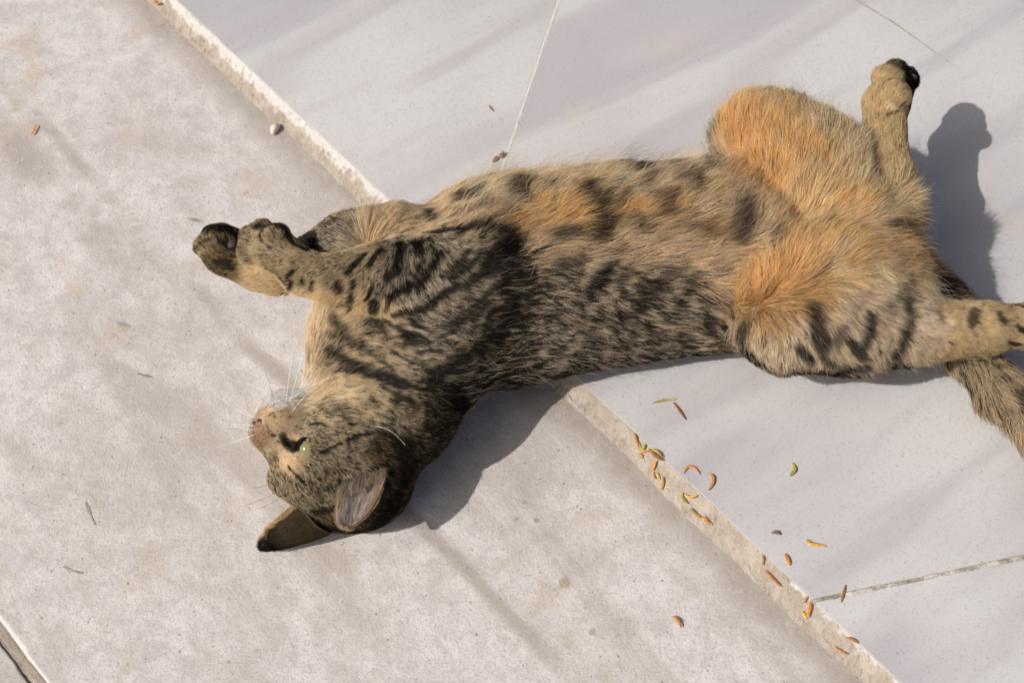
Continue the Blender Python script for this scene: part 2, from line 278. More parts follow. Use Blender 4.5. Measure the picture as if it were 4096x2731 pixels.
ANCHORS = [((0.0212, -0.0228, 0.1067), 'G'), ((0.0511, -0.0287, 0.0824), 'G'), ((0.0797, -0.0131, 0.1018), 'G'), ((0.0972, -0.0232, 0.0612), 'G'), ((0.1248, -0.0124, 0.0895), 'G'), ((0.1434, -0.0168, 0.0562), 'G'), ((0.0127, -0.0377, 0.0863), 'G'), ((0.0357, -0.006, 0.1176), 'G'), ((0.109, -0.0025, 0.1067), 'G'), ((0.0589, -0.0018, 0.1164), 'G'), ((0.0218, -0.0389, 0.0706), 'G'), ((-0.0079, -0.0463, 0.0535), 'D'), ((-0.0231, -0.0533, 0.0476), 'D'), ((0.0845, -0.0175, 0.0302), 'D'), ((0.1314, -0.0105, 0.0306), 'D'), ((0.0373, -0.0344, 0.0503), 'D'), ((-0.0343, -0.0708, 0.0615), 'D'), ((-0.0135, -0.0508, 0.0862), 'D'), ((-0.0669, 0.0482, 0.1199), 'Ts'), ((-0.0807, 0.0369, 0.1259), 'Ts'), ((-0.0864, 0.034, 0.1252), 'Ts'), ((-0.0529, 0.0637, 0.1082), 'Ts'), ((-0.0723, 0.0418, 0.1239), 'Ts'), ((-0.0923, 0.0318, 0.1232), 'Ts'), ((-0.0382, 0.0754, 0.1015), 'T'), ((-0.007, 0.0827, 0.1017), 'T'), ((0.0233, 0.0881, 0.1008), 'T'), ((0.0538, 0.0894, 0.1032), 'T'), ((0.0845, 0.0943, 0.0999), 'T'), ((0.1155, 0.0954, 0.0998), 'T'), ((-0.0076, 0.0504, 0.1268), 'T'), ((0.0248, 0.0569, 0.1253), 'T'), ((0.0752, 0.0589, 0.1252), 'T'), ((0.1024, 0.0647, 0.1222), 'T'), ((0.1345, 0.0825, 0.113), 'T'), ((-0.0218, 0.0295, 0.139), 'Tb'), ((0.0795, 0.0201, 0.125), 'Tb'), ((0.1118, 0.0222, 0.1218), 'Tb'), ((0.1293, 0.015, 0.117), 'Tb'), ((0.1477, 0.0358, 0.1227), 'Tb'), ((0.0503, 0.0132, 0.125), 'Tb'), ((0.0154, 0.0157, 0.1313), 'Tb'), ((0.1244, 0.0414, 0.1248), 'Tb'), ((0.1414, 0.0037, 0.1077), 'Tb'), ((0.1558, 0.0618, 0.1212), 'Tb'), ((0.0069, 0.028, 0.1337), 'To'), ((0.045, 0.0422, 0.1286), 'To'), ((0.0593, 0.0318, 0.1284), 'To'), ((0.1775, 0.0271, 0.1145), 'To'), ((0.186, 0.0075, 0.123), 'To'), ((0.2075, 0.0061, 0.1305), 'To'), ((0.2228, 0.0136, 0.1294), 'To'), ((0.1926, 0.0778, 0.1248), 'To'), ((0.1722, 0.0694, 0.116), 'To'), ((0.1877, 0.1169, 0.1228), 'To'), ((0.1965, 0.0222, 0.1215), 'To'), ((0.2114, 0.0283, 0.1228), 'To'), ((0.2237, -0.0008, 0.1305), 'To'), ((0.2417, 0.0174, 0.1235), 'To'), ((0.2108, 0.0891, 0.1293), 'To'), ((0.2235, 0.0599, 0.1242), 'To'), ((0.2402, 0.0498, 0.123), 'To'), ((0.1939, 0.0973, 0.1285), 'To'), ((0.1778, 0.0656, 0.116), 'To'), ((0.1941, 0.0426, 0.1124), 'To'), ((0.2536, 0.0317, 0.1181), 'To'), ((0.1579, 0.0772, 0.1151), 'To'), ((0.0217, 0.0498, 0.1278), 'To'), ((0.0775, 0.0465, 0.1277), 'To'), ((0.1073, 0.0517, 0.1252), 'To'), ((0.1298, 0.0318, 0.1232), 'To'), ((0.1634, 0.1267, 0.1058), 'O'), ((0.1701, 0.1059, 0.1124), 'O'), ((0.1765, 0.0861, 0.1186), 'O'), ((0.1639, 0.0001, 0.1129), 'O'), ((0.158, -0.0103, 0.1079), 'O'), ((0.1789, -0.006, 0.1229), 'O'), ((0.2051, 0.1147, 0.1256), 'C'), ((0.2011, 0.0764, 0.1266), 'C'), ((0.2151, 0.0665, 0.125), 'C'), ((0.2089, 0.0554, 0.1204), 'C'), ((0.2004, 0.0485, 0.1146), 'C'), ((0.2251, 0.0772, 0.1254), 'C'), ((0.1923, 0.064, 0.1184), 'C'), ((0.2276, 0.0426, 0.123), 'C'), ((0.2062, 0.0298, 0.1206), 'C'), ((0.1796, 0.0542, 0.1165), 'C'), ((0.2347, 0.0284, 0.123), 'C'), ((0.1951, 0.1479, 0.1135), 'C'), ((0.2123, 0.144, 0.1081), 'C'), ((0.2335, 0.0679, 0.123), 'T'), ((0.2492, 0.045, 0.1197), 'T'), ((0.2343, 0.0987, 0.1217), 'T'), ((0.2194, 0.1069, 0.1257), 'T'), ((0.1715, 0.032, 0.1177), 'T'), ((0.2611, 0.0646, 0.1174), 'T'), ((0.1585, 0.121, 0.0931), 'T'), ((0.2605, 0.0341, 0.1144), 'Od'), ((0.2518, 0.0202, 0.1197), 'Od'), ((0.2887, 0.0332, 0.0727), 'Od'), ((0.2639, 0.0137, 0.1137), 'Od'), ((0.1805, -0.0218, 0.1212), 'Od'), ((0.1725, -0.028, 0.115), 'Od'), ((0.1915, -0.0228, 0.1229), 'Od'), ((0.2058, -0.0126, 0.1279), 'Od'), ((0.2216, 0.0057, 0.1308), 'T'), ((0.2505, 0.0126, 0.1203), 'T'), ((0.2119, -0.0043, 0.1307), 'T'), ((0.2354, -0.0076, 0.1253), 'T'), ((0.2669, 0.0014, 0.1059), 'T'), ((0.2198, -0.0229, 0.1231), 'Cg'), ((0.2451, -0.0197, 0.1124), 'Cg'), ((0.269, -0.013, 0.101), 'Cg'), ((0.2616, -0.026, 0.1005), 'Cg'), ((0.2327, -0.0341, 0.1087), 'Cg'), ((0.2078, -0.0448, 0.0987), 'Cg'), ((0.1878, -0.0472, 0.0972), 'Cg'), ((0.1688, -0.0421, 0.0941), 'Cg'), ((0.2833, -0.0286, 0.0936), 'Cg'), ((0.1919, -0.039, 0.1113), 'Cg'), ((0.2386, -0.0458, 0.0888), 'Cg'), ((0.2686, -0.0389, 0.0883), 'Cg'), ((0.2747, -0.0185, 0.0991), 'Cg'), ((0.1596, -0.0356, 0.0827), 'D'), ((0.2215, -0.048, 0.072), 'D'), ((0.1966, -0.0487, 0.0794), 'D'), ((0.2571, -0.0433, 0.0727), 'D'), ((0.3141, -0.0186, 0.0937), 'F'), ((0.3394, -0.0257, 0.0829), 'F'), ((0.3309, -0.0103, 0.0911), 'F'), ((0.2989, -0.0345, 0.0865), 'F'), ((0.2992, -0.0166, 0.0957), 'F'), ((0.3165, -0.0322, 0.0459), 'L'), ((0.3367, -0.0639, 0.0415), 'L'), ((0.3235, -0.0432, 0.047), 'L'), ((0.3432, -0.0593, 0.0518), 'L'), ((0.3055, 0.0119, 0.0664), 'L'), ((0.3003, 0.0213, 0.0685), 'L'), ((0.2629, 0.1585, 0.1249), 'F'), ((0.2677, 0.1412, 0.134), 'F'), ((0.257, 0.1302, 0.121), 'F'), ((0.2534, 0.1153, 0.1152), 'F'), ((0.2592, 0.0942, 0.1176), 'F'), ((0.2537, 0.0758, 0.1172), 'F'), ((0.2645, 0.1209, 0.1229), 'F'), ((0.275, 0.1354, 0.1246), 'F'), ((0.2653, 0.0724, 0.1168), 'F'), ((0.2875, 0.162, 0.1209), 'P'), ((0.2852, 0.1527, 0.1202), 'P'), ((0.28, 0.1155, 0.1101), 'F'), ((0.273, 0.084, 0.1164), 'F'), ((0.2703, 0.1605, 0.1272), 'F'), ((-0.1687, 0.0093, 0.126), 'B'), ((-0.1748, 0.0174, 0.1289), 'B'), ((-0.1592, 0.0185, 0.1377), 'B'), ((-0.1471, 0.0038, 0.1338), 'B'), ((-0.1351, -0.0107, 0.1305), 'B'), ((-0.1501, -0.005, 0.1269), 'B'), ((-0.1176, -0.0128, 0.1336), 'B'), ((-0.1066, -0.0043, 0.1359), 'B'), ((-0.1236, -0.0042, 0.1357), 'B'), ((-0.0922, -0.0027, 0.1386), 'B'), ((-0.1534, 0.0131, 0.1355), 'B'), ((-0.0779, -0.0041, 0.1408), 'A'), ((-0.0642, 0.0067, 0.1398), 'A'), ((-0.0501, 0.0099, 0.14), 'A'), ((-0.0837, -0.0173, 0.1304), 'A'), ((-0.0696, -0.015, 0.132), 'A'), ((-0.0497, -0.0154, 0.1324), 'A'), ((-0.0356, -0.0035, 0.14), 'A'), ((-0.064, -0.026, 0.1226), 'A'), ((-0.0271, -0.0166, 0.1344), 'A'), ((-0.0271, -0.0339, 0.1248), 'A'), ((-0.044, -0.0432, 0.1185), 'A'), ((-0.0612, -0.0459, 0.1118), 'A'), ((-0.0784, -0.0646, 0.0986), 'A'), ((-0.1078, -0.0183, 0.1162), 'Bc'), ((-0.1156, -0.0197, 0.1227), 'Bc'), ((-0.0962, -0.0189, 0.1154), 'Bc'), ((-0.1266, -0.0173, 0.1261), 'Bc'), ((-0.0874, -0.0217, 0.1159), 'Bc'), ((-0.0074, -0.0029, 0.1391), 'D'), ((-0.0032, -0.0156, 0.1274), 'D'), ((-0.0047, -0.0315, 0.1154), 'D'), ((-0.0161, -0.046, 0.1066), 'D'), ((-0.0334, -0.0597, 0.0901), 'D'), ((-0.0478, -0.073, 0.0844), 'D'), ((-0.1366, -0.0101, 0.0732), 'Nc'), ((-0.1378, -0.0278, 0.0685), 'Nc'), ((-0.136, -0.0469, 0.0723), 'Nc'), ((-0.1275, -0.0193, 0.092), 'Nc'), ((-0.1172, -0.0319, 0.099), 'N'), ((-0.1077, -0.0452, 0.0991), 'N'), ((-0.0929, -0.0529, 0.101), 'N'), ((-0.1197, -0.0556, 0.0881), 'N'), ((-0.0931, -0.0397, 0.1067), 'N'), ((-0.0842, -0.0563, 0.1014), 'N'), ((-0.1266, -0.0443, 0.0858), 'N'), ((-0.0986, -0.0629, 0.0955), 'N'), ((-0.0785, -0.044, 0.1084), 'N'), ((-0.1619, -0.0676, 0.0724), 'W'), ((-0.1592, -0.0658, 0.0726), 'W'), ((-0.1542, -0.0649, 0.0743), 'W'), ((-0.149, -0.062, 0.0707), 'W'), ((-0.1446, -0.0623, 0.0715), 'W'), ((-0.154, -0.0732, 0.0809), 'W'), ((-0.1599, -0.0739, 0.079), 'W'), ((-0.1488, -0.0703, 0.0795), 'W'), ((-0.1452, -0.0666, 0.0762), 'W'), ((-0.1612, -0.0669, 0.0724), 'W'), ((-0.1556, -0.0639, 0.0723), 'W'), ((-0.1496, -0.0658, 0.0759), 'W'), ((-0.1635, -0.0716, 0.0747), 'W'), ((-0.1411, -0.0651, 0.0745), 'W'), ((-0.1647, -0.0696, 0.0712), 'W'), ((-0.1589, -0.0706, 0.0776), 'W'), ((-0.1531, -0.07, 0.0793), 'W'), ((-0.1463, -0.0684, 0.0778), 'W'), ((-0.1666, -0.0736, 0.0723), 'W'), ((-0.1573, -0.065, 0.0729), 'W'), ((-0.1514, -0.063, 0.0721), 'W'), ((-0.1315, -0.0686, 0.0783), 'Nc'), ((-0.1194, -0.067, 0.0849), 'Nc'), ((-0.1073, -0.0724, 0.089), 'Nc'), ((-0.137, -0.0753, 0.0788), 'Nc'), ((-0.0924, -0.0826, 0.0903), 'N'), ((-0.1067, -0.086, 0.0875), 'N'), ((-0.0839, -0.0751, 0.0943), 'N'), ((-0.1181, -0.0871, 0.0866), 'N'), ((-0.1243, -0.0811, 0.084), 'N'), ((-0.0955, -0.0714, 0.0932), 'N'), ((-0.1496, -0.0895, 0.0837), 'M'), ((-0.1456, -0.0869, 0.083), 'M'), ((-0.1552, -0.0877, 0.0844), 'M'), ((-0.1593, -0.091, 0.0828), 'M'), ((-0.1647, -0.0841, 0.0792), 'Kc'), ((-0.1624, -0.0817, 0.0805), 'Kc'), ((-0.1609, -0.0775, 0.0801), 'W'), ((-0.1549, -0.0773, 0.0825), 'W'), ((-0.1496, -0.0747, 0.0818), 'W'), ((-0.1638, -0.0982, 0.0772), 'R'), ((-0.1656, -0.0999, 0.0743), 'R'), ((-0.1627, -0.1025, 0.0731), 'R'), ((-0.157, -0.1086, 0.0693), 'K'), ((-0.1385, -0.0953, 0.0775), 'K'), ((-0.129, -0.1001, 0.0809), 'K'), ((-0.1118, -0.1015, 0.0838), 'K'), ((-0.1359, -0.087, 0.0798), 'K'), ((-0.1288, -0.1282, 0.068), 'K'), ((-0.1439, -0.1275, 0.0598), 'K'), ((-0.1229, -0.1219, 0.0744), 'K'), ((-0.1008, -0.113, 0.0751), 'K'), ((-0.1532, -0.1192, 0.0587), 'K'), ((-0.1121, -0.1301, 0.0652), 'K'), ((-0.1525, -0.1253, 0.036), 'K'), ((-0.1355, -0.1349, 0.0555), 'K'), ((-0.098, -0.098, 0.0831), 'K'), ((-0.0781, -0.0886, 0.0895), 'K'), ((-0.0642, -0.0897, 0.0854), 'K'), ((-0.1467, -0.1298, 0.0372), 'K'), ((-0.1501, -0.1096, 0.0713), 'Kc'), ((-0.1479, -0.1125, 0.0709), 'Kc'), ((-0.1399, -0.0994, 0.0651), 'Kc'), ((-0.1428, -0.0994, 0.0752), 'Kc'), ((-0.0787, -0.1076, 0.0708), 'KD'), ((-0.0869, -0.1043, 0.0769), 'KD'), ((-0.0673, -0.1028, 0.0738), 'KD'), ((-0.0561, -0.0921, 0.0778), 'KD'), ((-0.0644, -0.1053, 0.032), 'KD'), ((-0.0851, -0.1342, 0.0467), 'KD'), ((-0.0741, -0.122, 0.0473), 'KD'), ((-0.1088, -0.1439, 0.0334), 'KD'), ((-0.0968, -0.1386, 0.0153), 'KD'), ((-0.1262, -0.141, 0.0339), 'KD'), ((-0.0506, -0.0836, 0.0798), 'KD'), ((-0.2043, 0.0168, 0.1092), 'Bd'), ((-0.1986, 0.0123, 0.1056), 'Bd'), ((-0.186, 0.01, 0.1092), 'Bd'), ((-0.1916, 0.0163, 0.1152), 'Bd'), ((-0.2071, 0.0231, 0.1128), 'B'), ((-0.21, 0.028, 0.1133), 'B'), ((-0.2043, 0.0306, 0.1171), 'B'), ((-0.1923, 0.0294, 0.1189), 'Bd'), ((-0.1983, 0.0313, 0.1187), 'Bd'), ((-0.1876, 0.0247, 0.1182), 'Bd'), ((-0.1685, 0.0033, 0.1059), 'Bc'), ((-0.1574, 0.0012, 0.101), 'Bc'), ((-0.1398, -0.0123, 0.1134), 'Bc'), ((-0.1769, 0.0068, 0.1096), 'Bc'), ((-0.122, 0.0297, 0.1186), 'A'), ((-0.1102, 0.0332, 0.1212), 'A'), ((-0.0983, 0.0296, 0.1213), 'T')]
GUIDES = [((-0.1638, -0.0982, 0.0772), (0.276, -0.843, -0.462)), ((-0.1586, -0.1091, 0.0673), (0.455, -0.713, -0.533)), ((-0.1502, -0.1232, 0.0571), (0.43, -0.751, -0.501)), ((-0.1347, -0.1296, 0.0645), (0.516, -0.63, -0.58)), ((-0.1175, -0.1235, 0.0712), (0.772, -0.395, -0.499)), ((-0.1289, -0.103, 0.0802), (0.917, -0.231, 0.324)), ((-0.1063, -0.1037, 0.0819), (0.983, -0.019, -0.182)), ((-0.1362, -0.0839, 0.0799), (0.996, -0.085, -0.01)), ((-0.1525, -0.0862, 0.0845), (0.985, 0.174, -0.001)), ((-0.1607, -0.0671, 0.0732), (0.83, 0.505, 0.238)), ((-0.1194, -0.067, 0.0849), (0.9, 0.038, 0.433)), ((-0.0924, -0.0826, 0.0903), (0.941, -0.333, 0.068)), ((-0.0698, -0.0951, 0.0837), (0.844, -0.264, -0.467)), ((-0.0792, -0.1158, 0.0614), (0.654, -0.235, -0.719)), ((-0.1071, -0.1397, 0.0523), (0.607, -0.353, -0.712)), ((-0.0951, -0.1414, 0.0273), (0.937, 0.219, -0.272)), ((-0.1198, -0.05, 0.0899), (0.741, 0.312, 0.595)), ((-0.0928, -0.0609, 0.0979), (0.974, -0.174, 0.144)), ((-0.0643, -0.0667, 0.0967), (0.945, -0.186, -0.27)), ((-0.1079, -0.0345, 0.1035), (0.878, 0.193, 0.438)), ((-0.138, -0.0239, 0.0678), (-0.064, 0.931, 0.36)), ((-0.1366, -0.0101, 0.0732), (-0.014, 0.966, 0.258)), ((-0.0641, -0.0455, 0.1112), (0.975, -0.036, 0.221)), ((-0.0359, -0.0558, 0.1005), (0.981, 0.17, -0.09)), ((-0.0216, -0.0417, 0.116), (0.95, 0.284, -0.128)), ((-0.0355, -0.0244, 0.1309), (0.948, -0.301, -0.1)), ((-0.0384, -0.006, 0.1387), (0.755, -0.626, -0.195)), ((-0.0159, -0.0088, 0.1379), (0.941, 0.327, 0.083)), ((-0.0046, -0.0023, 0.1381), (0.849, 0.514, -0.12)), ((-0.0075, -0.0302, 0.1187), (0.907, 0.284, -0.311)), ((-0.0611, -0.0166, 0.1292), (0.318, -0.744, -0.587)), ((-0.0614, 0.0067, 0.1398), (0.108, -0.992, 0.061)), ((-0.0496, -0.0428, 0.1177), (0.967, -0.253, -0.009)), ((-0.0834, -0.0092, 0.1384), (-0.504, -0.732, -0.459)), ((-0.1065, -0.0072, 0.1353), (-0.854, -0.491, -0.171)), ((-0.1234, -0.0073, 0.1354), (-0.893, -0.385, -0.235)), ((-0.1469, 0.0009, 0.1331), (-0.93, -0.148, -0.337)), ((-0.165, 0.0142, 0.1338), (-0.907, 0.138, -0.399)), ((-0.1078, -0.0183, 0.1162), (-0.952, -0.134, -0.273)), ((-0.1536, 0.0185, 0.1378), (-0.477, 0.805, 0.354)), ((-0.1595, 0.0217, 0.138), (-0.073, 0.997, 0.005)), ((-0.1977, 0.0148, 0.1124), (-0.939, 0.343, 0.027)), ((-0.1686, 0.0026, 0.1044), (-0.995, 0.095, -0.032)), ((-0.1954, 0.0312, 0.1189), (-0.007, 0.999, -0.054)), ((-0.1159, 0.0291, 0.1195), (-0.891, 0.452, 0.051)), ((-0.0669, 0.0482, 0.1199), (0.922, 0.248, -0.298)), ((-0.0864, 0.034, 0.1252), (0.737, 0.63, 0.244)), ((-0.0225, 0.0786, 0.1025), (0.958, 0.278, 0.067)), ((0.0233, 0.0881, 0.1008), (0.97, 0.244, 0.022)), ((0.0692, 0.0925, 0.1013), (0.978, 0.208, 0.002)), ((0.1159, 0.0966, 0.0982), (0.989, 0.145, 0.008)), ((-0.0217, 0.022, 0.1425), (0.753, 0.651, -0.096)), ((0.0215, 0.0374, 0.1302), (0.768, 0.638, -0.049)), ((0.0654, 0.0387, 0.1284), (0.802, 0.598, 0.01)), ((0.11, 0.048, 0.1254), (0.856, 0.515, -0.043)), ((0.1408, 0.0609, 0.1224), (0.8, 0.591, -0.109)), ((0.0212, 0.0138, 0.1292), (0.953, 0.255, -0.164)), ((0.0647, 0.0085, 0.1217), (0.997, 0.035, -0.073)), ((0.1087, 0.0114, 0.1173), (0.99, 0.138, -0.04)), ((0.1471, 0.0134, 0.1142), (0.975, 0.22, 0.019)), ((0.0212, -0.0145, 0.1149), (0.956, -0.015, -0.293)), ((0.065, -0.0143, 0.1037), (0.966, -0.057, -0.253)), ((0.1244, -0.0091, 0.0953), (0.961, -0.069, -0.267)), ((0.0216, -0.036, 0.0834), (0.973, 0.149, -0.174)), ((0.0814, -0.0257, 0.0712), (0.959, 0.083, -0.271)), ((0.1341, -0.0179, 0.0581), (0.965, 0.053, -0.258)), ((0.0373, -0.0344, 0.0503), (0.973, 0.226, -0.034)), ((-0.0169, -0.051, 0.056), (0.887, 0.453, 0.084)), ((0.1576, 0.1352, 0.084), (0.072, 0.845, 0.53)), ((0.1687, 0.1259, 0.1117), (0.291, 0.904, 0.312)), ((0.1929, 0.1352, 0.1192), (0.236, 0.957, -0.171)), ((0.1737, 0.0842, 0.116), (0.256, 0.917, 0.307)), ((0.2021, 0.0925, 0.1298), (0.287, 0.951, 0.114)), ((0.2288, 0.1051, 0.1232), (0.441, 0.874, -0.205)), ((0.2007, 0.0624, 0.1206), (0.31, 0.813, 0.494)), ((0.2294, 0.0599, 0.1241), (0.565, 0.825, 0.01)), ((0.2568, 0.0539, 0.1173), (0.792, 0.599, -0.115)), ((0.259, 0.0257, 0.1165), (0.901, -0.244, -0.358)), ((0.1692, 0.0444, 0.1204), (0.111, 0.991, 0.081)), ((0.2537, 0.0758, 0.1172), (-0.035, 0.999, -0.014)), ((0.256, 0.1198, 0.1194), (0.042, 0.945, 0.325)), ((0.2658, 0.1476, 0.1332), (0.542, 0.805, 0.241)), ((0.2757, 0.1032, 0.1159), (-0.001, 0.996, 0.09)), ((0.1833, -0.0034, 0.1241), (0.456, 0.882, 0.116)), ((0.1663, -0.0012, 0.1151), (0.413, 0.892, 0.184)), ((0.1949, 0.0131, 0.125), (0.652, 0.754, 0.083)), ((0.1704, -0.0381, 0.1042), (0.171, -0.678, -0.715)), ((0.1867, -0.0427, 0.1064), (0.345, -0.576, -0.741)), ((0.1999, -0.0255, 0.1218), (0.914, -0.355, -0.197)), ((0.201, -0.0031, 0.1289), (0.787, 0.575, 0.222)), ((0.2237, 0.018, 0.1279), (0.914, 0.362, -0.184)), ((0.2539, 0.0136, 0.1189), (0.909, 0.249, -0.333)), ((0.2882, 0.0297, 0.0725), (0.888, -0.026, -0.458)), ((0.2198, -0.0156, 0.1274), (0.992, 0.122, -0.028)), ((0.2208, -0.0355, 0.111), (0.75, -0.356, -0.557)), ((0.1942, -0.0481, 0.0929), (0.226, -0.301, -0.926)), ((0.1663, -0.041, 0.0919), (0.44, -0.578, -0.687)), ((0.2522, -0.0224, 0.1057), (0.882, -0.008, -0.472)), ((0.2534, -0.0402, 0.0905), (0.527, -0.386, -0.757)), ((0.2833, -0.0286, 0.0936), (0.942, -0.168, -0.292)), ((0.2845, -0.0366, 0.0844), (0.605, -0.276, -0.747)), ((0.3138, -0.0216, 0.0931), (0.971, -0.172, -0.168)), ((0.3391, -0.0237, 0.0852), (0.941, 0.132, -0.313)), ((0.3147, -0.0326, 0.0832), (0.547, -0.304, -0.78)), ((0.3165, -0.0322, 0.0459), (0.417, -0.784, -0.46)), ((0.3377, -0.0651, 0.0375), (0.62, -0.689, -0.375))]
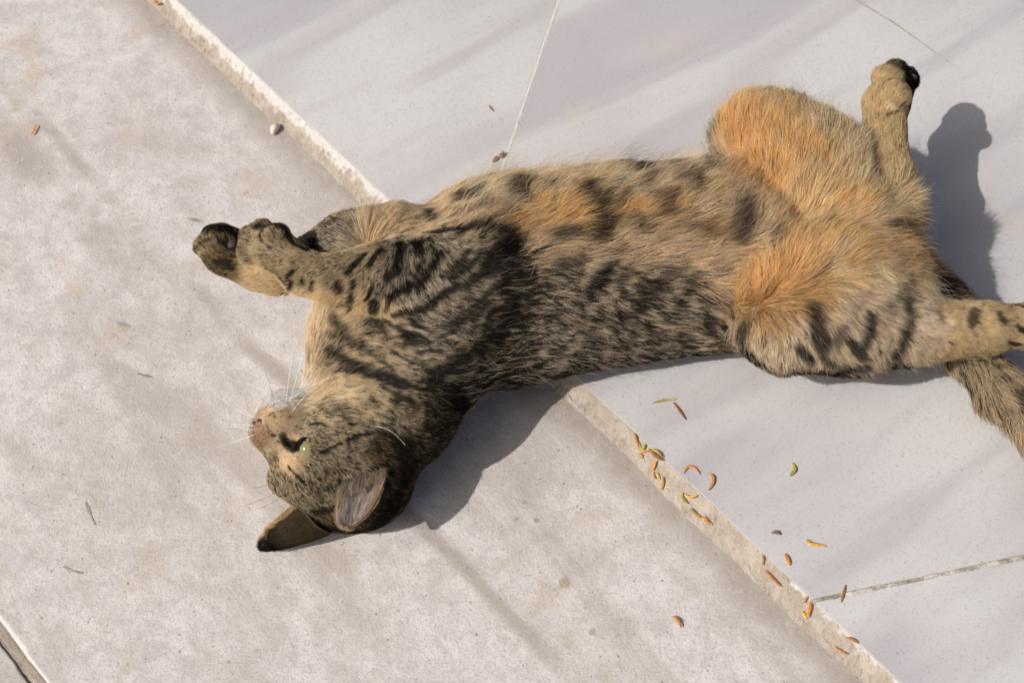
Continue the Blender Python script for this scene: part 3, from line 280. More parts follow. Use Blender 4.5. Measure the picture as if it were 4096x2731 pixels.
STROKES = [([(-0.095, 0.0038, 0.1376), (-0.1015, -0.0024, 0.1365), (-0.1072, -0.0089, 0.1346)], 0.00366, 0.96), ([(-0.0857, 0.0051, 0.1402), (-0.0896, -0.0013, 0.1396), (-0.0921, -0.0053, 0.1381)], 0.00412, 0.96), ([(-0.0738, 0.0123, 0.1383), (-0.0723, 0.0007, 0.1409), (-0.0746, -0.0071, 0.1395), (-0.0803, -0.0128, 0.1363)], 0.00549, 0.96), ([(-0.0646, 0.0125, 0.1379), (-0.0617, 0.0052, 0.14)], 0.00412, 0.96), ([(-0.0565, -0.0114, 0.134), (-0.0632, -0.0151, 0.1306), (-0.0716, -0.0172, 0.1294)], 0.00458, 0.96), ([(-0.0673, -0.0142, 0.1323), (-0.0782, -0.0189, 0.1277), (-0.0838, -0.0242, 0.1152)], 0.00366, 0.96), ([(-0.0897, -0.0161, 0.1308), (-0.0956, -0.0186, 0.1192)], 0.00275, 0.96), ([(-0.0897, -0.02, 0.1183), (-0.0908, -0.0245, 0.1124)], 0.00595, 0.96), ([(-0.1138, -0.0154, 0.131), (-0.1115, -0.0172, 0.1279)], 0.00549, 0.96), ([(-0.1031, -0.013, 0.1319), (-0.1045, -0.018, 0.123), (-0.1063, -0.0202, 0.1085)], 0.0032, 0.96), ([(-0.1293, -0.0136, 0.1299), (-0.13, -0.0159, 0.1259)], 0.00275, 0.96), ([(-0.1361, -0.0114, 0.1295), (-0.1358, -0.0125, 0.1282)], 0.00275, 0.96), ([(-0.1416, -0.0059, 0.1323), (-0.1462, -0.0077, 0.1283)], 0.0032, 0.96), ([(-0.1436, -0.0102, 0.1275), (-0.1457, -0.0113, 0.1202)], 0.00311, 0.96), ([(-0.1519, -0.0048, 0.124), (-0.1492, -0.0077, 0.1237)], 0.00229, 0.96), ([(-0.1679, 0.028, 0.1327), (-0.1628, 0.0285, 0.133), (-0.1557, 0.0279, 0.136), (-0.1512, 0.0246, 0.1366)], 0.00504, 0.96), ([(-0.1487, 0.0207, 0.135), (-0.1435, 0.0153, 0.1323), (-0.1349, 0.0111, 0.1309)], 0.00412, 0.96), ([(-0.1657, 0.0251, 0.133), (-0.1669, 0.0199, 0.1332)], 0.00256, 0.96), ([(-0.1714, 0.0275, 0.1313), (-0.166, 0.0194, 0.1339), (-0.164, 0.0159, 0.1348), (-0.1577, 0.0106, 0.1345)], 0.00146, 0.95), ([(-0.1821, 0.0257, 0.1234), (-0.1794, 0.0258, 0.1276)], 0.00128, 0.8), ([(-0.0786, -0.029, 0.1148), (-0.07, -0.0291, 0.1184), (-0.0564, -0.0313, 0.1236)], 0.0032, 0.96), ([(-0.0924, -0.0293, 0.1105), (-0.0854, -0.0343, 0.1108), (-0.0802, -0.0435, 0.1082)], 0.00229, 0.96), ([(-0.1198, -0.0244, 0.0989), (-0.1106, -0.035, 0.102)], 0.00348, 0.85), ([(-0.1222, -0.0438, 0.0903), (-0.1039, -0.0575, 0.0957), (-0.0902, -0.0641, 0.0973), (-0.0701, -0.0708, 0.0957)], 0.00641, 0.925), ([(-0.0785, -0.0466, 0.1071), (-0.0616, -0.0468, 0.1109)], 0.00275, 0.85), ([(-0.0743, -0.0374, 0.1128), (-0.0616, -0.0449, 0.1124)], 0.0032, 0.96), ([(-0.0675, -0.0342, 0.1171), (-0.0565, -0.0409, 0.1172)], 0.00275, 0.96), ([(-0.1351, -0.0346, 0.0757), (-0.1356, -0.0423, 0.0734)], 0.00229, 0.8), ([(-0.1177, -0.0344, 0.0977), (-0.1042, -0.0434, 0.1014), (-0.0903, -0.0531, 0.1016)], 0.00366, 0.75), ([(-0.2093, 0.0397, 0.1125), (-0.2005, 0.0374, 0.1171), (-0.1916, 0.0347, 0.1175), (-0.1861, 0.0306, 0.1173)], 0.00641, 0.975), ([(-0.2104, 0.0276, 0.1129), (-0.2029, 0.0285, 0.1176)], 0.00201, 0.96), ([(-0.1937, 0.0237, 0.1187), (-0.185, 0.0197, 0.1169)], 0.00458, 0.9), ([(-0.1982, 0.0144, 0.1115), (-0.1878, 0.0111, 0.1102)], 0.00458, 0.85), ([(-0.1347, 0.0305, 0.1147), (-0.1326, 0.0244, 0.1146)], 0.00549, 0.96), ([(-0.1153, 0.0338, 0.1205), (-0.105, 0.035, 0.1218)], 0.00366, 0.85), ([(-0.0466, 0.0019, 0.1404), (-0.0548, -0.0079, 0.1365), (-0.0611, -0.0158, 0.1299)], 0.00515, 0.96), ([(-0.0616, 0.0134, 0.1377), (-0.0591, 0.0033, 0.1401)], 0.00343, 0.96), ([(-0.0592, 0.0239, 0.1295), (-0.043, 0.0223, 0.1367), (-0.027, 0.0188, 0.1428), (-0.0114, 0.0161, 0.1433), (-0.0001, 0.0126, 0.1391)], 0.00412, 0.925), ([(-0.0001, 0.0139, 0.1391), (-0.0062, 0.0049, 0.1414), (-0.0124, -0.0022, 0.1411), (-0.0175, -0.008, 0.1387)], 0.01087, 0.925), ([(-0.0226, -0.0007, 0.1425), (-0.0309, -0.0089, 0.1381), (-0.0392, -0.0142, 0.1348)], 0.00401, 0.96), ([(-0.035, -0.0182, 0.1335), (-0.0454, -0.0224, 0.1304), (-0.0536, -0.0271, 0.1263), (-0.0567, -0.0305, 0.1238)], 0.00458, 0.96), ([(-0.0124, -0.0022, 0.1411), (-0.0227, -0.0108, 0.1372), (-0.0309, -0.0183, 0.1337)], 0.00458, 0.9), ([(-0.0568, -0.0286, 0.1246), (-0.0664, -0.0303, 0.1196), (-0.0781, -0.0288, 0.115)], 0.0032, 0.96), ([(-0.0011, -0.02, 0.1228), (-0.0022, -0.0283, 0.1164), (-0.0084, -0.0376, 0.1117), (-0.0167, -0.0465, 0.1061)], 0.0103, 0.8), ([(-0.0165, -0.0279, 0.1257), (-0.0268, -0.036, 0.1231)], 0.00458, 0.85), ([(-0.0309, -0.0364, 0.1237), (-0.0423, -0.0431, 0.1188)], 0.00343, 0.8), ([(-0.0738, -0.0373, 0.113), (-0.0643, -0.0449, 0.1116), (-0.0559, -0.0474, 0.1118)], 0.00515, 0.9), ([(-0.0533, -0.0643, 0.0953), (-0.0375, -0.0557, 0.1013), (-0.0219, -0.0493, 0.1048)], 0.00801, 0.8), ([(-0.031, -0.0022, 0.141), (-0.0392, -0.0085, 0.1375), (-0.0454, -0.0128, 0.1346)], 0.00412, 0.8), ([(-0.0063, -0.013, 0.1312), (-0.0145, -0.0198, 0.1302), (-0.0247, -0.0273, 0.1286)], 0.00412, 0.8), ([(0.0023, 0.0669, 0.1188), (0.0033, 0.0503, 0.1272)], 0.0119, 0.95), ([(-0.0385, 0.0677, 0.1103), (-0.0357, 0.0551, 0.1205)], 0.00744, 0.9), ([(-0.0261, 0.0627, 0.1172), (-0.0269, 0.0531, 0.1233)], 0.00744, 0.925), ([(-0.0585, 0.0488, 0.1181), (-0.0559, 0.0411, 0.1216)], 0.00744, 0.85), ([(-0.0129, 0.082, 0.1009), (-0.0126, 0.0807, 0.1028)], 0.00744, 0.9), ([(0.0489, 0.0588, 0.1248), (0.058, 0.0446, 0.1282)], 0.01116, 0.95), ([(0.0608, 0.0315, 0.1283), (0.0542, 0.0243, 0.1276)], 0.01265, 0.95), ([(0.0252, 0.0672, 0.1203), (0.0229, 0.0609, 0.1236)], 0.00446, 0.85), ([(0.0421, 0.0897, 0.1011), (0.0497, 0.0908, 0.1006)], 0.00595, 0.85), ([(0.0025, 0.0834, 0.1032), (0.0053, 0.084, 0.1031)], 0.00595, 0.85), ([(0.0393, 0.0236, 0.1286), (0.0255, 0.0205, 0.1295)], 0.00669, 0.8), ([(0.0412, 0.0087, 0.1244), (0.0306, 0.0039, 0.124)], 0.00744, 0.75), ([(0.0593, 0.0013, 0.1184), (0.055, -0.0016, 0.1171)], 0.00458, 0.8), ([(0.0796, 0.0931, 0.1014), (0.0916, 0.0931, 0.1018), (0.0857, 0.0817, 0.1132)], 0.01005, 0.96), ([(0.159, 0.141, 0.0876), (0.1578, 0.1356, 0.0902)], 0.00904, 0.95), ([(0.1582, 0.1153, 0.0862), (0.1582, 0.1184, 0.086)], 0.00764, 0.925), ([(0.0732, 0.0519, 0.127), (0.0714, 0.046, 0.1279)], 0.00603, 0.85), ([(0.0569, 0.0459, 0.128), (0.0579, 0.03, 0.1283)], 0.01105, 0.9), ([(0.1019, 0.042, 0.1261), (0.1002, 0.0383, 0.1262)], 0.00683, 0.875), ([(0.1219, 0.0721, 0.1189), (0.1236, 0.06, 0.1231)], 0.00804, 0.925), ([(0.0486, 0.0563, 0.1256), (0.0555, 0.0458, 0.128)], 0.00603, 0.9), ([(0.1547, 0.0442, 0.1229), (0.1493, 0.0282, 0.1207)], 0.01206, 0.8), ([(0.1289, 0.0302, 0.1229), (0.1317, 0.0259, 0.1215)], 0.00563, 0.85), ([(0.2017, 0.1515, 0.1084), (0.2063, 0.1499, 0.107)], 0.00696, 0.925), ([(0.1842, 0.1557, 0.1063), (0.1865, 0.1554, 0.1071)], 0.00541, 0.85), ([(0.0953, 0.0955, 0.0985), (0.1087, 0.0944, 0.1006)], 0.00703, 0.8), ([(0.1118, 0.0955, 0.0994), (0.1142, 0.0695, 0.12)], 0.00703, 0.75), ([(0.0782, 0.0355, 0.1278), (0.0852, 0.0278, 0.1263)], 0.00603, 0.75), ([(0.0938, 0.0546, 0.1255), (0.0978, 0.049, 0.1261)], 0.00603, 0.75), ([(0.1732, 0.0309, 0.1168), (0.174, 0.0183, 0.1144)], 0.00464, 0.85), ([(0.0604, 0.0021, 0.1187), (0.0504, -0.009, 0.1122)], 0.00927, 0.85), ([(0.1335, -0.0137, 0.0841), (0.1331, -0.017, 0.0727)], 0.00618, 0.9), ([(0.1118, -0.0089, 0.0984), (0.1107, -0.0124, 0.0932)], 0.00618, 0.8), ([(0.1569, -0.0282, 0.0969), (0.1591, -0.0278, 0.1019)], 0.00618, 0.925), ([(0.1942, -0.0275, 0.1207), (0.2008, -0.0409, 0.1075)], 0.00927, 0.875), ([(0.0909, -0.0038, 0.1094), (0.0854, -0.0132, 0.1002)], 0.00927, 0.75), ([(0.0709, -0.0163, 0.0997), (0.0771, -0.0207, 0.0902)], 0.00618, 0.4), ([(0.1471, -0.0075, 0.0963), (0.1503, -0.0151, 0.092)], 0.00618, 0.85), ([(0.0748, -0.0199, 0.0314), (0.1209, -0.0123, 0.0319), (0.1575, -0.0085, 0.0327)], 0.00773, 0.8), ([(0.1942, -0.03, 0.1191), (0.1997, -0.0373, 0.1122), (0.2038, -0.0434, 0.1028)], 0.00761, 0.875), ([(0.1885, -0.0441, 0.1043), (0.1969, -0.0476, 0.0942)], 0.00544, 0.9), ([(0.2127, -0.0361, 0.112), (0.2114, -0.0405, 0.1061)], 0.00544, 0.825), ([(0.2319, -0.0292, 0.114), (0.2328, -0.0362, 0.1064), (0.2307, -0.0429, 0.0981)], 0.00652, 0.925), ([(0.2196, -0.04, 0.1052), (0.2317, -0.046, 0.0916)], 0.00544, 0.9), ([(0.2626, -0.0114, 0.1038), (0.2636, -0.0238, 0.1009), (0.2605, -0.0345, 0.0954), (0.2543, -0.0415, 0.0877)], 0.00652, 0.925), ([(0.2842, -0.0153, 0.0962), (0.2864, -0.0229, 0.0955)], 0.00326, 0.8), ([(0.3118, -0.0136, 0.0936), (0.3071, -0.0231, 0.0939)], 0.00652, 0.8), ([(0.2934, -0.0301, 0.0919), (0.2928, -0.0337, 0.0881)], 0.00272, 0.85), ([(0.3271, -0.0143, 0.0928), (0.3296, -0.0204, 0.0914)], 0.00489, 0.8), ([(0.3411, -0.0218, 0.0858), (0.3458, -0.022, 0.0841)], 0.00348, 0.96), ([(0.3355, -0.029, 0.0801), (0.3438, -0.0277, 0.074)], 0.00326, 0.96), ([(0.3457, -0.0025, 0.0829), (0.3489, -0.0046, 0.0844)], 0.00326, 0.96), ([(0.2174, -0.0476, 0.0718), (0.2227, -0.0488, 0.08), (0.2364, -0.0479, 0.0827)], 0.00652, 0.9), ([(0.3213, -0.0417, 0.0409), (0.3256, -0.0472, 0.0332)], 0.00652, 0.96), ([(0.3456, -0.0543, 0.0532), (0.3495, -0.0588, 0.0527)], 0.00652, 0.9), ([(0.3379, -0.0624, 0.0327), (0.3434, -0.0694, 0.0322)], 0.00544, 0.8), ([(0.298, 0.0225, 0.0688), (0.3178, 0.0208, 0.058)], 0.01305, 0.8), ([(0.2509, 0.0332, 0.119), (0.263, 0.0376, 0.1124)], 0.0087, 0.75), ([(0.2047, -0.0461, 0.096), (0.2145, -0.0478, 0.0865)], 0.00435, 0.85), ([(0.1572, -0.0271, 0.0989), (0.1576, -0.031, 0.0937)], 0.00544, 0.85), ([(-0.1245, -0.1112, 0.0797), (-0.1158, -0.107, 0.0812), (-0.1046, -0.1026, 0.0821), (-0.0924, -0.0979, 0.0826)], 0.00272, 0.985), ([(-0.1345, -0.0907, 0.0797), (-0.1249, -0.0941, 0.0845), (-0.1213, -0.0959, 0.0852)], 0.00175, 0.9), ([(-0.109, -0.0939, 0.0862), (-0.1021, -0.0936, 0.0856)], 0.00243, 0.85), ([(-0.1499, -0.1001, 0.0771), (-0.1464, -0.1037, 0.072), (-0.1422, -0.1082, 0.0738)], 0.00467, 0.985), ([(-0.1436, -0.1017, 0.0686), (-0.1393, -0.1021, 0.0662), (-0.1295, -0.1132, 0.0794)], 0.00136, 0.95), ([(-0.1563, -0.099, 0.0788), (-0.155, -0.0997, 0.0782)], 0.00214, 0.95), ([(-0.1635, -0.0924, 0.0802), (-0.1599, -0.0944, 0.0813), (-0.158, -0.0969, 0.0805)], 0.00175, 0.9), ([(-0.1452, -0.1167, 0.071), (-0.1404, -0.1229, 0.07), (-0.137, -0.1266, 0.0675)], 0.00243, 0.9), ([(-0.1571, -0.0859, 0.084), (-0.1567, -0.0857, 0.0841)], 0.00146, 0.975), ([(-0.1543, -0.0858, 0.0845), (-0.154, -0.0856, 0.0845)], 0.00146, 0.975), ([(-0.1518, -0.0853, 0.0846), (-0.1514, -0.0851, 0.0845)], 0.00146, 0.975), ([(-0.1555, -0.089, 0.0842), (-0.1551, -0.0888, 0.0843)], 0.00146, 0.975), ([(-0.1516, -0.0887, 0.0843), (-0.1512, -0.0885, 0.0843)], 0.00146, 0.975), ([(-0.1488, -0.0885, 0.0838), (-0.1484, -0.0883, 0.0838)], 0.00146, 0.975), ([(-0.1454, -0.087, 0.0829), (-0.1451, -0.0868, 0.0828)], 0.00146, 0.975), ([(-0.1519, -0.0916, 0.0835), (-0.1515, -0.0914, 0.0836)], 0.00146, 0.975), ([(-0.1593, -0.0856, 0.0832), (-0.159, -0.0854, 0.0833)], 0.00146, 0.975), ([(-0.1332, -0.1259, 0.0704), (-0.1294, -0.132, 0.0624)], 0.00214, 0.45), ([(-0.1262, -0.1249, 0.0722), (-0.1214, -0.1309, 0.0643)], 0.00214, 0.45), ([(-0.1186, -0.1263, 0.0689), (-0.1162, -0.133, 0.0623)], 0.00214, 0.45), ([(-0.1376, -0.1318, 0.0598), (-0.131, -0.1364, 0.0548)], 0.00214, 0.45), ([(-0.1506, -0.1182, 0.0638), (-0.1462, -0.1264, 0.0584)], 0.00214, 0.45), ([(-0.1551, -0.1192, 0.0554), (-0.1511, -0.1265, 0.048)], 0.00214, 0.45), ([(-0.1107, -0.1218, 0.0714), (-0.1134, -0.129, 0.0661)], 0.00214, 0.45), ([(-0.1071, -0.1127, 0.0769), (-0.1003, -0.1174, 0.0722)], 0.00214, 0.45), ([(-0.1243, -0.1201, 0.0762), (-0.1193, -0.1224, 0.0728)], 0.00214, 0.45), ([(-0.0986, -0.1104, 0.076), (-0.0918, -0.1124, 0.072)], 0.00214, 0.45), ([(-0.1307, -0.1387, 0.0473), (-0.1167, -0.1387, 0.0537)], 0.00486, 0.85), ([(-0.1345, -0.1353, 0.0235), (-0.119, -0.1429, 0.0298), (-0.1017, -0.1424, 0.0239)], 0.0107, 0.875), ([(-0.0725, -0.1038, 0.0747), (-0.069, -0.1101, 0.0571), (-0.0713, -0.1163, 0.0492)], 0.01264, 0.875), ([(-0.0782, -0.129, 0.0446), (-0.0926, -0.1403, 0.0258)], 0.01264, 0.85), ([(-0.0766, -0.0771, 0.094), (-0.0635, -0.0833, 0.0888)], 0.00438, 0.75), ([(-0.0429, -0.0687, 0.084), (-0.0338, -0.069, 0.0656)], 0.01167, 0.875), ([(-0.0871, -0.0979, 0.0827), (-0.0757, -0.1005, 0.08)], 0.00389, 0.8), ([(-0.1175, -0.0697, 0.0856), (-0.1036, -0.0701, 0.091)], 0.00117, 0.4), ([(-0.1665, -0.0835, 0.0771), (-0.1671, -0.0865, 0.0771)], 0.00117, 0.95), ([(-0.2114, 0.0283, 0.1126), (-0.2066, 0.0288, 0.1157), (-0.202, 0.0284, 0.1179)], 0.00128, 0.95), ([(-0.2145, 0.0275, 0.1087), (-0.2104, 0.0276, 0.1129)], 0.00128, 0.9), ([(-0.1942, 0.0395, 0.1155), (-0.1907, 0.0382, 0.1153)], 0.00549, 0.975), ([(0.264, 0.1512, 0.1288), (0.2674, 0.1559, 0.1279), (0.2729, 0.1578, 0.128), (0.2755, 0.1488, 0.1344), (0.2776, 0.1437, 0.1339)], 0.00165, 0.925), ([(0.2813, 0.182, 0.1198), (0.2859, 0.1779, 0.1184), (0.2894, 0.1741, 0.1161), (0.2843, 0.1598, 0.1244)], 0.0022, 0.95), ([(0.2911, 0.1756, 0.1156), (0.2919, 0.1692, 0.1122), (0.2845, 0.1522, 0.121)], 0.00275, 0.975), ([(0.2655, 0.1288, 0.124), (0.2723, 0.1336, 0.1239), (0.2761, 0.1367, 0.1289)], 0.00146, 0.8), ([(-0.1511, -0.0981, 0.0791), (-0.1485, -0.0972, 0.0792)], 0.00156, 0.75), ([(-0.0941, -0.0307, 0.1096), (-0.0882, -0.036, 0.1094), (-0.0824, -0.0403, 0.1092)], 0.00247, 0.9), ([(-0.0844, -0.0321, 0.1119), (-0.0785, -0.0355, 0.1123), (-0.0728, -0.0356, 0.1142)], 0.00227, 0.9), ([(-0.0728, -0.0439, 0.1098), (-0.0633, -0.0457, 0.1113), (-0.0538, -0.0471, 0.1126)], 0.00268, 0.875), ([(-0.067, -0.0406, 0.1136), (-0.0576, -0.0456, 0.113)], 0.00247, 0.9), ([(-0.0615, -0.0518, 0.1068), (-0.054, -0.0528, 0.1068), (-0.0465, -0.0523, 0.1078)], 0.00268, 0.85), ([(-0.0443, -0.0406, 0.1209), (-0.0304, -0.0329, 0.1261), (-0.0212, -0.0242, 0.1296)], 0.00268, 0.875), ([(-0.0481, -0.0458, 0.1152), (-0.0351, -0.0421, 0.1198)], 0.00247, 0.85), ([(-0.037, -0.0041, 0.1396), (-0.0277, 0.0036, 0.1432)], 0.00247, 0.9), ([(-0.0407, -0.0133, 0.135), (-0.0304, -0.0079, 0.1386), (-0.0239, -0.0022, 0.1418)], 0.00268, 0.9), ([(-0.0332, -0.0206, 0.1327), (-0.0211, -0.0136, 0.1355), (-0.0119, -0.0059, 0.139)], 0.00268, 0.9), ([(-0.0304, -0.0359, 0.124), (-0.023, -0.0291, 0.1271), (-0.0165, -0.0219, 0.1296)], 0.00247, 0.85), ([(-0.0185, -0.0386, 0.1176), (-0.0129, -0.0304, 0.122)], 0.00309, 0.85), ([(-0.109, -0.0231, 0.1061), (-0.1074, -0.0181, 0.1095)], 0.00227, 0.9), ([(-0.0858, -0.0712, 0.0954), (-0.0745, -0.0777, 0.0936), (-0.0671, -0.0815, 0.0908)], 0.00309, 0.85), ([(-0.0737, -0.068, 0.0973), (-0.0635, -0.0715, 0.094), (-0.0562, -0.072, 0.0909)], 0.00309, 0.85), ([(-0.0989, -0.0318, 0.1078), (-0.0939, -0.0389, 0.1068)], 0.00227, 0.85), ([(-0.1117, -0.0356, 0.1012), (-0.1016, -0.0438, 0.1022)], 0.00227, 0.8), ([(-0.0957, -0.0491, 0.1019), (-0.086, -0.0571, 0.1008), (-0.0803, -0.0618, 0.0996)], 0.00247, 0.825), ([(-0.0823, -0.0479, 0.1056), (-0.0728, -0.0544, 0.1037), (-0.0653, -0.0578, 0.1021)], 0.00206, 0.8), ([(-0.1071, -0.0587, 0.0939), (-0.0954, -0.065, 0.0957), (-0.0859, -0.0677, 0.0967)], 0.00227, 0.8), ([(-0.0576, -0.0008, 0.1395), (-0.0603, -0.0069, 0.1372), (-0.0641, -0.0116, 0.1342)], 0.00247, 0.875), ([(-0.0725, -0.0163, 0.1312), (-0.0783, -0.0196, 0.126)], 0.00206, 0.85), ([(-0.0537, -0.0284, 0.1258), (-0.0574, -0.0312, 0.1232)], 0.00227, 0.8), ([(0.0001, -0.0282, 0.1148), (0.0077, -0.0297, 0.1064)], 0.0035, 0.75), ([(-0.0056, -0.0468, 0.0865), (0.0069, -0.0415, 0.0813)], 0.0035, 0.75), ([(0.008, -0.0426, 0.0674), (0.0216, -0.0391, 0.0691)], 0.00309, 0.75), ([(-0.0464, 0.003, 0.1405), (-0.0501, -0.0026, 0.139)], 0.00268, 0.8), ([(-0.0657, 0.0141, 0.137), (-0.0635, 0.0081, 0.1395)], 0.00247, 0.8), ([(0.0777, 0.0067, 0.1194), (0.0719, -0.003, 0.1136)], 0.00464, 0.75), ([(0.1023, 0.0062, 0.115), (0.0982, -0.0042, 0.1073)], 0.00464, 0.75), ([(0.12, 0.0039, 0.1107), (0.1174, -0.0047, 0.1027)], 0.00464, 0.75), ([(0.0536, -0.0214, 0.0969), (0.0511, -0.0277, 0.085)], 0.00402, 0.75), ([(0.0906, -0.02, 0.086), (0.093, -0.0233, 0.0719)], 0.00402, 0.75), ([(0.1131, -0.0178, 0.0798), (0.1181, -0.0198, 0.0596)], 0.00402, 0.75), ([(0.0696, 0.0656, 0.1227), (0.0661, 0.0562, 0.1259)], 0.00482, 0.8), ([(0.0919, 0.0689, 0.1209), (0.0867, 0.0587, 0.1249)], 0.00482, 0.85), ([(0.1071, 0.0555, 0.1246), (0.1036, 0.0474, 0.1258)], 0.00482, 0.8), ([(0.1362, 0.0966, 0.0995), (0.136, 0.0778, 0.1159)], 0.00522, 0.8), ([(0.1116, 0.034, 0.1248), (0.1173, 0.0297, 0.1236)], 0.00482, 0.75), ([(0.1574, 0.131, 0.0815), (0.1398, 0.0983, 0.0974)], 0.00442, 0.8)]  # dark coat marks, plus shade painted on rump, groin crease and lower flank
WHISKERS = [([(-0.1488, -0.0803, 0.0835), (-0.1465, -0.0663, 0.0925), (-0.1431, -0.0429, 0.1035)], 0), ([(-0.1463, -0.0776, 0.0822), (-0.1412, -0.066, 0.0957), (-0.1338, -0.0479, 0.1122)], 0), ([(-0.1448, -0.0744, 0.0807), (-0.1352, -0.0669, 0.0965), (-0.1227, -0.0499, 0.1157)], 0), ([(-0.1444, -0.0723, 0.0797), (-0.13, -0.0733, 0.0999), (-0.1052, -0.0773, 0.1247)], 0), ([(-0.1443, -0.0837, 0.0826), (-0.1329, -0.0806, 0.1006), (-0.118, -0.0815, 0.1226)], 0), ([(-0.1518, -0.0848, 0.0846), (-0.1524, -0.0838, 0.0936), (-0.1518, -0.0827, 0.1046)], 0), ([(-0.168, -0.0841, 0.0754), (-0.1793, -0.0787, 0.0799), (-0.1901, -0.0685, 0.0854)], 0), ([(-0.1692, -0.0838, 0.0738), (-0.1827, -0.0764, 0.0716), (-0.1981, -0.0638, 0.0688)], 0), ([(-0.1695, -0.0896, 0.0744), (-0.1795, -0.0882, 0.0789), (-0.193, -0.0856, 0.0844)], 0), ([(-0.1698, -0.0899, 0.0741), (-0.1812, -0.0863, 0.0696), (-0.1951, -0.0827, 0.0641)], 0), ([(-0.1697, -0.0927, 0.0738), (-0.1774, -0.0911, 0.0738), (-0.1856, -0.0892, 0.0738)], 0), ([(-0.1692, -0.0957, 0.0732), (-0.1803, -0.0975, 0.0687), (-0.1953, -0.1003, 0.0632)], 0), ([(-0.1577, -0.0804, 0.0828), (-0.1637, -0.0691, 0.0828), (-0.1768, -0.0631, 0.0828)], 0), ([(-0.0906, -0.0956, 0.0842), (-0.0803, -0.1, 0.0896), (-0.068, -0.1143, 0.0962)], 0), ([(-0.1585, -0.1214, 0.0384), (-0.1698, -0.1255, 0.0339), (-0.185, -0.128, 0.0284)], 1), ([(-0.1585, -0.1181, 0.0509), (-0.1665, -0.1231, 0.0509), (-0.179, -0.1231, 0.0509)], 1), ([(-0.1552, -0.1233, 0.0361), (-0.1655, -0.128, 0.0307), (-0.1818, -0.1301, 0.0241)], 1), ([(-0.156, -0.083, 0.0839), (-0.1562, -0.0765, 0.0929), (-0.1611, -0.0624, 0.1039)], 1)]
